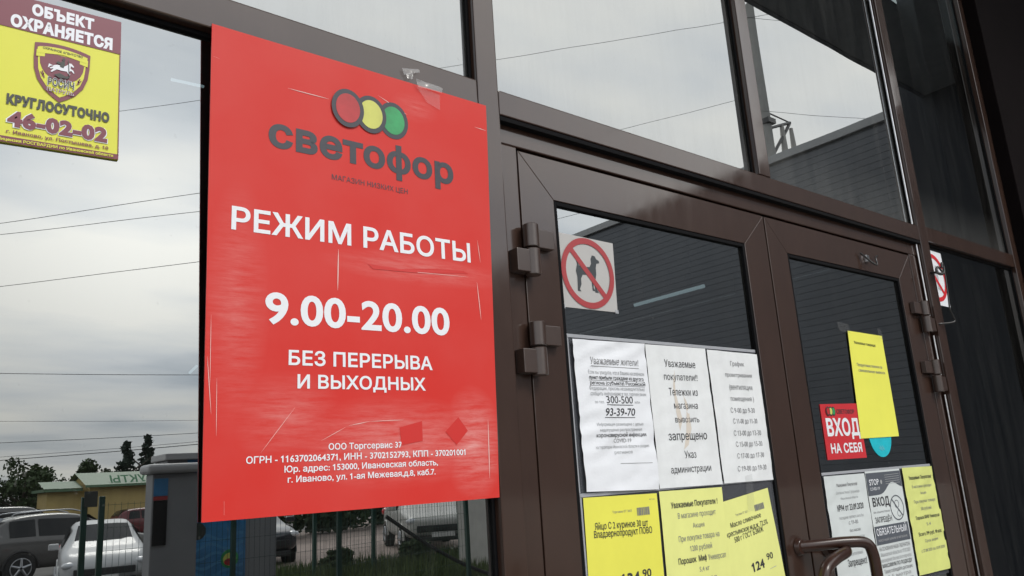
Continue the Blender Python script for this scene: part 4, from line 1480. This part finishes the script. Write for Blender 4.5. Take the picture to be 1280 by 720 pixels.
t = empty('blue_kiosk', (*V(3.0, 8.0).xy, -0.03), 'blue printed water kiosk with grey end panels behind the terminal', 'kiosk')
ya, yb_ = -7.50, -7.95
b = MB()
b.box(2.37, 2.57, yb_, ya, -0.03, 1.88, 0.006)
b.box(3.20, 3.55, yb_, ya, -0.03, 1.88, 0.006)
b.build('end_panel', TERM, t)
b = MB()
b.box(2.571, 3.199, yb_ + 0.01, ya + 0.012, -0.03, 1.88)
b.build('printed_panel', BLUE, t)
b = MB()
b.box(2.335, 3.60, yb_ - 0.05, ya + 0.05, 1.882, 1.95, 0.01)
b.build('roof', TERML, t)
b = MB()
yy = ya + 0.0125
def disc_y(mb, cx, cz, rx, rz, y, mi, n=28):
    mb.add([(cx + rx * math.cos(2 * math.pi * i / n), y, cz + rz * math.sin(2 * math.pi * i / n)) for i in range(n)], [list(range(n))], mi)
disc_y(b, 2.69, 1.16, 0.085, 0.085, yy + 0.002, 0)
disc_y(b, 3.03, 0.86, 0.095, 0.095, yy + 0.002, 1)
disc_y(b, 3.03, 0.855, 0.07, 0.065, yy + 0.004, 2)
disc_y(b, 3.03, 0.83, 0.06, 0.035, yy + 0.006, 3)
for i in range(6):
    z = 0.62 + i * 0.09
    pts = [(2.60 + s_ * 0.041, yy + 0.0015, z + 0.03 * math.sin(s_ * 0.7 + i)) for s_ in range(15)]
    b.add([v for p_ in pts for v in (p_, (p_[0], p_[1], p_[2] + 0.03))], [[2 * s_, 2 * s_ + 1, 2 * s_ + 3, 2 * s_ + 2] for s_ in range(14)], 4)
b.build('print', [SIGNDARK, LOGOGREEN, LOGOYEL, LOGORED, BLUELT], t)

# ---- cars
TYRE = mat('tyre_rubber', (0.012, 0.012, 0.013), 0.8)
RIM = mat('alloy_rim', (0.42, 0.43, 0.45), 0.3, metal=0.8)
CARGLASS = mat('dark_car_glass', (0.010, 0.012, 0.014), 0.08, spec=0.25)
LAMP = mat('headlamp_glass', (0.55, 0.57, 0.60), 0.12, coat=0.8)
TAIL = mat('red_tail_lamp', (0.55, 0.015, 0.012), 0.25, coat=0.6)
TRIM = mat('black_plastic_trim', (0.018, 0.018, 0.02), 0.6)

SUVS = [(-2.28, .74, .52, .92, 1.00, .66), (-2.20, .86, .40, 1.02, 1.10, .72), (-2.02, .90, .34, 1.07, 1.40, .70), (-1.70, .92, .30, 1.07, 1.66, .64), (-0.6, .93, .28, 1.05, 1.72, .64), (0.25, .93, .28, 1.03, 1.67, .63),
        (1.05, .92, .28, 1.00, 1.10, .76), (1.65, .91, .30, .95, 1.02, .80), (2.10, .86, .34, .84, .92, .74), (2.28, .72, .45, .66, .72, .62)]
HATCH = [(-1.95, .68, .48, .86, .92, .60), (-1.90, .80, .36, .93, 1.10, .64), (-1.70, .84, .30, .96, 1.40, .62), (-1.35, .85, .26, .96, 1.49, .58), (-0.4, .86, .24, .95, 1.53, .58), (0.25, .86, .24, .94, 1.48, .57),
         (1.15, .85, .24, .93, 1.00, .70), (1.55, .84, .26, .86, .93, .72), (1.85, .79, .30, .72, .80, .66), (1.97, .66, .40, .58, .64, .55)]
SEDAN = [(-2.08, .66, .46, .82, .88, .58), (-2.02, .78, .36, .88, .95, .66), (-1.50, .81, .28, .90, .98, .66), (-0.95, .82, .26, .90, 1.36, .55), (-0.4, .82, .25, .89, 1.40, .55), (0.15, .82, .25, .88, 1.36, .55),
         (0.85, .82, .25, .87, .94, .68), (1.50, .81, .27, .82, .88, .70), (1.98, .78, .33, .74, .80, .68), (2.08, .70, .40, .66, .70, .60)]
VAN = [(-2.3, .80, .42, 1.05, 1.75, .74), (-2.25, .88, .34, 1.10, 1.90, .76), (-1.0, .90, .30, 1.10, 1.96, .76), (0.6, .90, .30, 1.10, 1.95, .76), (1.1, .90, .30, 1.08, 1.85, .74), (1.75, .88, .32, 1.02, 1.16, .76), (2.2, .82, .36, .88, .95, .70), (2.3, .70, .46, .70, .76, .6)]

def lerp_st(st, x):
    for a, b_ in zip(st, st[1:]):
        if a[0] <= x <= b_[0]:
            f = (x - a[0]) / (b_[0] - a[0])
            return [a[i] + (b_[i] - a[i]) * f for i in range(6)]
    return list(st[0] if x < st[0][0] else st[-1])

def car(name, label, st, paint, loc, heading, cabin, wheel_r=0.33, axles=(-1.35, 1.35), rails=False, group=None, small=False):
    """cabin = (rear glass base, roof rear, roof front, windscreen base) x positions"""
    t = empty(name, (loc.x, loc.y, loc.z), label, 'car', group or 'cars parked in the yard', heading)
    b = MB()
    rings = []
    for x, w, zb, zs, zt, wt in st:
        half = [(w * .80, zb), (w * .97, zb + .10), (w, (zb + zs) / 2), (w * .985, zs - .03), (w * .955, zs + .015), (wt + (w * .95 - wt) * .12, zs + (zt - zs) * .82), (wt * .90, zt - .01), (wt * .55, zt)]
        rings.append([(x, y, z) for y, z in half] + [(x, -y, z) for y, z in half[::-1]])
    n = len(rings[0])
    fs = []
    for i in range(len(rings) - 1):
        for j in range(n):
            fs.append([i * n + j, (i + 1) * n + j, (i + 1) * n + (j + 1) % n, i * n + (j + 1) % n])
    fs.append(list(range(n)))
    fs.append([(len(rings) - 1) * n + j for j in range(n)][::-1])
    b.add([p for r in rings for p in r], fs, 0, True)
    body = b.build('body', paint, t, local=True)
    bm_ = bmesh.new()
    bm_.from_mesh(body.data)
    bmesh.ops.recalc_face_normals(bm_, faces=bm_.faces[:])
    bm_.to_mesh(body.data)
    bm_.free()
    for p in body.data.polygons:
        p.use_smooth = True
    sd = body.modifiers.new('round', 'SUBSURF')
    sd.levels = sd.render_levels = 2
    xr0, xr1, xf1, xf0 = cabin
    # side glass
    for s_ in (-1, 1):
        for (xa, xb2) in (((xr0 + xr1) / 2 + .18, (xr1 + xf1) / 2 - .35), ((xr1 + xf1) / 2 - .27, (xf1 + xf0) / 2 - .02)):
            g = MB()
            pts = []
            for x, f in ((xa, .12), (xb2, .12), (xb2 if xb2 < xf1 else xf1 + .02, .80), (max(xa, xr1), .80)):
                q = lerp_st(st, x)
                y = q[1] * .955 + (q[5] - q[1] * .955) * f
                z = q[3] + (q[4] - q[3]) * f
                pts.append((x, s_ * (y + .012), z))
            g.add(pts, [[0, 1, 2, 3] if s_ < 0 else [3, 2, 1, 0]])
            g.build('side_window', CARGLASS, t, local=True)
    def screen(xa, xb2, nm, sgn):
        g = MB()
        pts = []
        for f in (.10, .5, .90):
            x = xa + (xb2 - xa) * f
            q = lerp_st(st, x)
            for yy_ in (-.86, -.5, 0, .5, .86):
                pts.append((x + sgn * .012, yy_ * q[5], q[4] + .012 - .03 * abs(yy_) ** 3))
        fs_ = [[r_ * 5 + c2, r_ * 5 + c2 + 1, r_ * 5 + 6 + c2, r_ * 5 + 5 + c2] for r_ in range(2) for c2 in range(4)]
        g.add(pts, fs_, 0, True)
        g.build(nm, CARGLASS, t, local=True)
    screen(xf0, xf1, 'windscreen', 1)
    screen(xr0, xr1, 'rear_window', -1)
    W = max(s_[1] for s_ in st)
    for ax in axles:
        for s_ in (-1, 1):
            b = MB()
            b.cyl((ax, s_ * (W - .20), wheel_r), (ax, s_ * (W + .015), wheel_r), wheel_r, n=28, bev=.03)
            wh = b.build('wheel', TYRE, t, local=True)
            b = MB()
            b.cyl((ax, s_ * (W + .0155), wheel_r), (ax, s_ * (W + .020), wheel_r), wheel_r * .68, n=24)
            b.build('rim', TRIM, wh, local=True)
            b = MB()
            for k_ in range(5):
                a = k_ * 2 * math.pi / 5 + .3
                c_, s2 = math.cos(a), math.sin(a)
                r1 = wheel_r * .66
                b.tube([(ax + c_ * .03, s_ * (W + .027), wheel_r + s2 * .03), (ax + c_ * r1, s_ * (W + .025), wheel_r + s2 * r1)], [.045, .03], 6)
            b.tube([(ax + wheel_r * .66 * math.cos(a), s_ * (W + .022), wheel_r + wheel_r * .66 * math.sin(a)) for a in [i * math.pi / 12 for i in range(25)]], .014, 6, cap=False)
            b.build('spokes', RIM, wh, local=True)
            # dark arch lip
            b = MB()
            b.tube([(ax + (wheel_r + .045) * math.cos(a), s_ * (W - .012), wheel_r + (wheel_r + .045) * math.sin(a)) for a in [i * math.pi / 12 for i in range(13)]], .028, 6)
            b.build('wheel_arch', TRIM if rails else paint, t, local=True)
    xf, xr = st[-1][0], st[0][0]
    zf = (st[-2][3] + st[-2][2]) / 2 + .06
    for s_ in (-1, 1):
        q = lerp_st(st, xf - .13)
        b = MB()
        bb = bmesh.new()
        bmesh.ops.create_uvsphere(bb, u_segments=14, v_segments=8, radius=1)
        b.bm(bb, 0, True, Matrix.Translation((xf - .14, s_ * (q[1] - .13), q[3] - .045)) @ Matrix.Rotation(s_ * -.35, 4, 'Z') @ Matrix.Diagonal((.11, .16, .075, 1)))
        b.build('headlight', LAMP, t, local=True)
        q = lerp_st(st, xr + .10)
        b = MB()
        bb = bmesh.new()
        bmesh.ops.create_uvsphere(bb, u_segments=14, v_segments=8, radius=1)
        b.bm(bb, 0, True, Matrix.Translation((xr + .12, s_ * (q[1] - .06), q[3] - .05)) @ Matrix.Diagonal((.17, .10, .10, 1)))
        b.build('tail_light', TAIL, t, local=True)
        q = lerp_st(st, xf0 - .1)
        b = MB()
        b.box(xf0 - .30, xf0 - .16, s_ * q[1] + (0.0 if s_ > 0 else -.20), s_ * q[1] + (.20 if s_ > 0 else 0.0), q[3] + .04, q[3] + .17, .03)
        b.build('mirror', paint, t, local=True)
    b = MB()
    b.box(xf - .10, xf + .025, -.58, .58, st[-1][2] + .06, st[-1][2] + .20, .02)
    b.build('grille', TRIM, t, local=True)
    b = MB()
    b.box(xf + .026, xf + .036, -.26, .26, st[-1][2] - .05, st[-1][2] + .055)
    b.build('number_plate', mat('plate_' + name + str(len(MATS)), (.6, .6, .6), .5), t, local=True)
    b = MB()
    b.box(xf - .16, xf + .02, -.60, .60, st[-1][2] - .14, st[-1][2] - .02, .03)
    b.build('bumper', TRIM, t, local=True)
    if rails:
        for s_ in (-1, 1):
            b = MB()
            b.tube(smooth_path([(xr1 + .1, s_ * .60, 1.68), (xr1 + .3, s_ * .61, 1.745), (-.3, s_ * .61, 1.775), (xf1 - .2, s_ * .60, 1.72), (xf1 - .05, s_ * .60, 1.68)], 5), .018, 8)
            b.build('roof_rail', RIM, t, local=True)
    return t

PAINTGREY = mat('dark_grey_car_paint', (0.085, 0.082, 0.080), 0.4, metal=0.3, coat=0.8, coat_rough=0.05)
PAINTWHITE = mat('white_car_paint', (0.44, 0.45, 0.46), 0.45, coat=0.3, coat_rough=0.1)
PAINTOLD = mat('dull_white_car_paint', (0.42, 0.42, 0.40), 0.5, coat=0.2)
PAINTBLACK = mat('black_car_paint', (0.020, 0.022, 0.028), 0.3, coat=0.8)
PAINTRED = mat('dark_red_car_paint', (0.11, 0.008, 0.012), 0.4, coat=0.4)

def heading(deg):        # heading measured as it looks in the mirror of the glass
    return -R(deg)

# rear axle of the SUV stands at (2.85, 19.6)
hd = 10
c0 = V(3.14 + 1.40 * math.cos(R(hd)), 24.7 + 1.40 * math.sin(R(hd)), -0.39)
car('parked_car', 'dark grey SUV with a red tail light and roof rails parked at the left', SUVS, PAINTGREY, c0, heading(hd), (-2.02, -1.70, 0.25, 1.05), 0.37, (-1.40, 1.40), True)
car('parked_car', 'white hatchback facing the shop behind the green mesh fence', HATCH, PAINTWHITE, V(4.30, 19.6, -0.39), heading(-99), (-1.90, -1.35, 0.25, 1.15), 0.30, (-1.25, 1.28))
car('parked_car', 'old dull white saloon standing at the grass edge beside the pale wall', SEDAN, PAINTOLD, V(10.75, 15.9, -0.03), heading(-112), (-1.50, -0.95, 0.15, 0.85), 0.29, (-1.20, 1.32))
car('parked_car', 'black saloon half hidden behind the blue kiosk', SEDAN, PAINTBLACK, V(7.05, 18.0, -0.1), heading(-100), (-1.50, -0.95, 0.15, 0.85), 0.30, (-1.20, 1.32))
car('parked_car', 'dark red hatchback standing in front of the yellow shop', HATCH, PAINTRED, V(11.5, 43.0, -0.35), heading(5), (-1.90, -1.35, 0.25, 1.15), 0.30, (-1.25, 1.28))
car('parked_car', 'dark van parked by the trees beyond the grey SUV', VAN, PAINTGREY, V(4.4, 38.0, -0.39), heading(8), (-2.3, -2.2, 1.1, 1.75), 0.34, (-1.5, 1.5))

# ---- yellow grocery shop with green roofs
SHOPYEL = mat('yellow_siding', (0.50, 0.38, 0.15), 0.7, vary=0.10, vscale=0.6, stretch=(6, 6, 0.3))
ROOFGREEN = mat('green_metal_roof', (0.10, 0.175, 0.10), 0.5, vary=0.08)
LETGREEN = mat('green_letters', (0.01, 0.12, 0.04), 0.5)
g0 = empty('grocery_shop', (11.5, -46, -0.03), 'small yellow grocery shop with green metal roofs and green lettering', 'building')
b = MB()
b.box(8.9, 16.0, -50, -45.0, -0.03, 2.35)
b.add([(8.9, -45.0, 2.351), (8.9, -50, 2.351), (8.9, -47.5, 3.05), (16.0, -45.0, 2.351), (16.0, -50, 2.351), (16.0, -47.5, 3.05)], [[0, 1, 2], [3, 5, 4], [0, 2, 5, 3], [1, 4, 5, 2]])
b.build('wall', SHOPYEL, g0)
b = MB()
b.box(7.1, 8.895, -48.5, -45.6, -0.03, 2.15)
b.build('annexe', SHOPYEL, g0)
b = MB()
b.add([(8.62, -44.5, 2.40), (16.4, -44.5, 2.40), (16.4, -47.5, 3.12), (8.62, -47.5, 3.12), (16.4, -50.5, 2.40), (8.62, -50.5, 2.40)], [[0, 1, 2, 3], [3, 2, 4, 5]])
b.box(8.62, 16.4, -44.55, -44.49, 2.30, 2.42)
b.box(6.87, 8.61, -48.9, -45.1, 2.16, 2.30)
b.add([(6.87, -45.05, 2.31), (8.61, -45.05, 2.31), (8.61, -47.0, 2.70), (6.87, -47.0, 2.70)], [[0, 1, 2, 3]])
b.build('roof', ROOFGREEN, g0)
vs, fs = glyphs('ПРОДУКТЫ', 0.03)
wd = max(v[0] for v in vs)
b = MB()
xs = 9.85
slope = (3.12 - 2.40) / 3.0
b.add([(xs + (wd - x) * 0.62, -44.85 - y * 0.62, 2.44 + 0.06 + y * 0.62 * slope + y * 0.36) for x, y in vs], [f[::-1] for f in fs])
b.build('lettering', LETGREEN, g0)
b = MB()
b.box(9.2, 9.9, -45.04, -45.001, 0.1, 2.0)
b.build('door', mat('pale_blue_door', (0.25, 0.33, 0.36), 0.5), g0)
b = MB()
b.box(7.5, 8.2, -45.63, -45.601, 0.9, 1.8)
b.build('window', CARGLASS, g0)

# ---- trees
BARK = mat('bark', (0.06, 0.045, 0.035), 0.9)
LEAF = [mat('dark_leaves', (0.030, 0.052, 0.022), 0.7, vary=0.4, vscale=0.7), mat('green_leaves', (0.045, 0.075, 0.026), 0.7, vary=0.4, vscale=0.7), mat('conifer_needles', (0.018, 0.036, 0.024), 0.8, vary=0.3, vscale=0.8)]

def tree(name, label, x, y, h, w, kind, group, seed, low=.22):
    q = random.Random(seed)
    p = V(x, y)
    t = empty(name, (p.x, p.y, -0.03), label, 'tree', group)
    b = MB()
    b.tube([(p.x, p.y, -0.03), (p.x + q.uniform(-.1, .1), p.y, h * .35), (p.x + q.uniform(-.2, .2), p.y, h * .8)], [h * .03, h * .022, h * .006], 8)
    for i in range(5):
        a = q.uniform(0, 6.28)
        z = h * q.uniform(.25, .6)
        b.tube([(p.x, p.y, z), (p.x + math.cos(a) * w * .28, p.y + math.sin(a) * w * .28, z + h * .13), (p.x + math.cos(a) * w * .42, p.y + math.sin(a) * w * .42, z + h * .22)], [h * .012, h * .008, h * .003], 5)
    b.build('trunk', BARK, t)
    c_ = MB()
    def leaf(px, py, pz, s):
        u = Vector((q.gauss(0, 1), q.gauss(0, 1), q.gauss(0, 1))).normalized()
        v = u.orthogonal().normalized()
        o_ = Vector((px, py, pz))
        c_.add([o_ - u * s, o_ + v * s * .55, o_ + u * s, o_ - v * s * .55], [[0, 1, 2, 3]])
    if kind == 'conifer':
        tiers = 19
        for i in range(tiers):
            f = i / (tiers - 1)
            z = h * (.16 + .82 * f)
            r = (w * .5 * (1 - f) ** .85) * (1.0 if i % 2 else .78) + .08
            nb = max(5, int(11 * (1 - f)) + 3)
            for k_ in range(nb):
                a = q.uniform(0, 6.28)
                rr = r * q.uniform(.7, 1.12)
                for m_ in range(22):
                    ff = m_ / 21
                    leaf(p.x + math.cos(a) * rr * ff + q.gauss(0, .08), p.y + math.sin(a) * rr * ff + q.gauss(0, .08), z - rr * .28 * ff + q.gauss(0, .06), q.uniform(.10, .22))
    else:
        cl = []
        for i in range(26):
            a = q.uniform(0, 6.28)
            zf_ = q.uniform(low, .95)
            rr = w * .5 * math.sin(math.pi * min(.96, max(.12, (zf_ - .1) / .92))) ** .7 * q.uniform(.35, 1.0)
            cl.append((p.x + math.cos(a) * rr, p.y + math.sin(a) * rr, h * zf_, q.uniform(.10, .19) * (w + h) * .5))
        for cx_, cy_, cz_, cr in cl:
            for k_ in range(105):
                d_ = Vector((q.gauss(0, 1), q.gauss(0, 1), q.gauss(0, 1))).normalized() * cr * q.random() ** .45
                leaf(cx_ + d_.x, cy_ + d_.y, max(.1, cz_ + d_.z * .85), q.uniform(.08, .17) * (.6 + h * .09))
    c_.build('crown', LEAF[{'dark': 0, 'green': 1, 'conifer': 2}[kind]], t)
    return t

GT = 'trees behind the yard'
TREES = [('leafy_tree', 'dark bushy tree at the far left behind the van', 1.5, 46, 3.6, 5.5, 'dark'),
         ('leafy_tree', 'taller round tree left of the yellow shop', 6.9, 52, 4.0, 3.6, 'green'),
         ('leafy_tree', 'low dark tree filling the gap behind the van', 4.2, 54, 3.1, 6.0, 'dark'),
         ('leafy_tree', 'low pale bush against the left wall of the yellow shop', 8.6, 60, 3.5, 5.0, 'green'),
         ('leafy_tree', 'light tree top rising over the ridge of the yellow shop', 12.3, 62, 4.4, 2.2, 'green'),
         ('conifer_tree', 'dark conifer behind the green roof, left of the pair', 14.4, 62, 5.7, 4.0, 'conifer'),
         ('conifer_tree', 'dark slender conifer behind the green roof, right of the pair', 16.1, 63, 6.2, 3.6, 'conifer'),
         ('leafy_tree', 'broad dark tree right of the two conifers', 18.9, 62, 4.6, 4.6, 'dark')]
for i, (nm, lab, x, y, h, w, kd) in enumerate(TREES):
    tree(nm, lab, x, y, h, w, kd, GT, 20 + i)
for i, (x, y, h, w) in enumerate(((10.6, 25.2, 3.0, 4.4), (13.4, 26.0, 3.4, 4.8), (16.6, 27.0, 3.2, 5.0), (20.2, 28.4, 3.8, 5.5), (24.2, 30, 3.8, 6), (29, 31.5, 4.2, 7), (-2.5, 50, 4.0, 6), (-7, 48, 4.4, 7))):
    tree('hedge_tree', ('dense dark hedge tree along the far side of the gravel track' if i < 6 else 'dark hedge tree at the far left edge of the yard'), x, y, h, w, 'dark',
         'hedge trees along the gravel track' if i < 6 else 'hedge trees at the left of the yard', 60 + i, .04)
for x, y in ((7.0, 13.1), (8.6, 12.9)):
    tree('small_bush', 'little green bush at the foot of the far mesh fence' if x < 8 else 'little green bush on the grass near the pale wall', x, y, 0.34, 0.6, 'green', 'bushes by the far fence', int(x * 10))

# ---- utility pole and overhead lines
CONC = mat('concrete_pole', (0.30, 0.30, 0.29), 0.85, vary=0.15, vscale=2)
def pole(label, p, h, arms=True):
    t = empty('utility_pole', (p.x, p.y, -0.03), label, 'utility pole', 'utility poles')
    b = MB()
    b.tube([(p.x, p.y, -0.03), (p.x, p.y, h * .5), (p.x, p.y, h)], [.165, .13, .095], 14)
    b.build('shaft', CONC, t)
    if arms:
        z = h - 3.25
        b = MB()
        b.tube([(p.x, p.y, z), (p.x + 1.0, p.y, z + .40)], .04, 6)
        b.tube([(p.x, p.y, z - .75), (p.x + 1.0, p.y, z + .40)], .04, 6)
        b.tube([(p.x, p.y, z + .45), (p.x + 1.0, p.y, z + .40)], .018, 6)
        b.box(p.x - .14, p.x + .14, p.y - .16, p.y + .16, z + .1, z + .22)
        b.build('bracket', DARKMETAL, t)
        for dx in (.62, 1.0):
            b = MB()
            b.cyl((p.x + dx, p.y, z + .25), (p.x + dx, p.y, z - .45), .045, .07, 8)
            b.build('insulator', PLINTH, t)
    return t

pole('grey concrete utility pole rising behind the ribbed wing', V(15.4, 8.0), 12.2)
pole('grey concrete utility pole far out at the left of the yard', V(-32, 42), 9.0, False)
WIRE = mat('overhead_cable', (0.03, 0.03, 0.032), 0.6)
def wire(label, a, c_, r=0.007, z=8.0, ext=3.0, sag=0.15, ext1=0.6):
    a, c_ = V(*a, z), V(*c_, z)
    d_ = (c_ - a)
    e0, e1 = a - d_ * ext, c_ + d_ * ext1
    b = MB()
    b.tube([e0.lerp(e1, i / 16) - Vector((0, 0, sag * (4 * (i / 16) * (1 - i / 16) - 0.9))) for i in range(17)], r, 5)
    o = b.build('overhead_cable', WIRE)
    tag(o, label, 'cable', 'overhead cables')
    return o

wl = 'thin dark overhead cable crossing the sky over the yard'
wire(wl, (1.783, 19.704), (5.089, 15.869))
wire(wl, (1.883, 20.609), (5.464, 17.07))
wire(wl, (2.475, 25.993), (6.770, 21.253), r=0.009)
wire(wl, (2.747, 12.58), (3.759, 11.609), r=0.004, ext=7)
wire(wl, (4.541, 44.764), (13.653, 43.304), r=0.016)
wire(wl, (7.411, 70.833), (21.958, 71.016), r=0.014)
wire(wl, (10.073, 95.016), (26.563, 85.992), r=0.028)
wire(wl, (14.014, 130.823), (32.462, 105.179), r=0.05)
wire(wl, (13.2, 122.0), (31.2, 99.5), r=0.025)
wire(wl, (7.167, 7.667), (9.434, 4.928), r=0.0035, ext=0.4, sag=0.03, ext1=0.5)
wire(wl, (10.877, 8.335), (11.891, 6.343), r=0.004, ext=1.5, sag=0.03, ext1=0.05)
wire(wl, (9.763, 4.587), (10.267, 4.362), r=0.003, ext=0.8, sag=0.01, ext1=1.0)
wire(wl, (12.862, 6.356), (14.738, 5.495), r=0.004, ext=0.1, sag=0.03, ext1=1.2)
wire(wl, (13.434, 13.259), (13.894, 12.083), r=0.006, ext=4, sag=0.05, ext1=1.0)

# ---- a dark cable slanting down over the grass
b = MB()
b.tube(smooth_path([tuple(V(5.9, 9.3, 1.05)), tuple(V(6.5, 9.2, 0.62)), tuple(V(7.1, 9.0, 0.25)), tuple(V(7.7, 8.9, -0.0))], 5), 0.028, 8)
o = b.build('slanting_pipe', TRIM)
tag(o, 'dark bent pipe slanting down over the grass in front of the old white car', 'pipe')
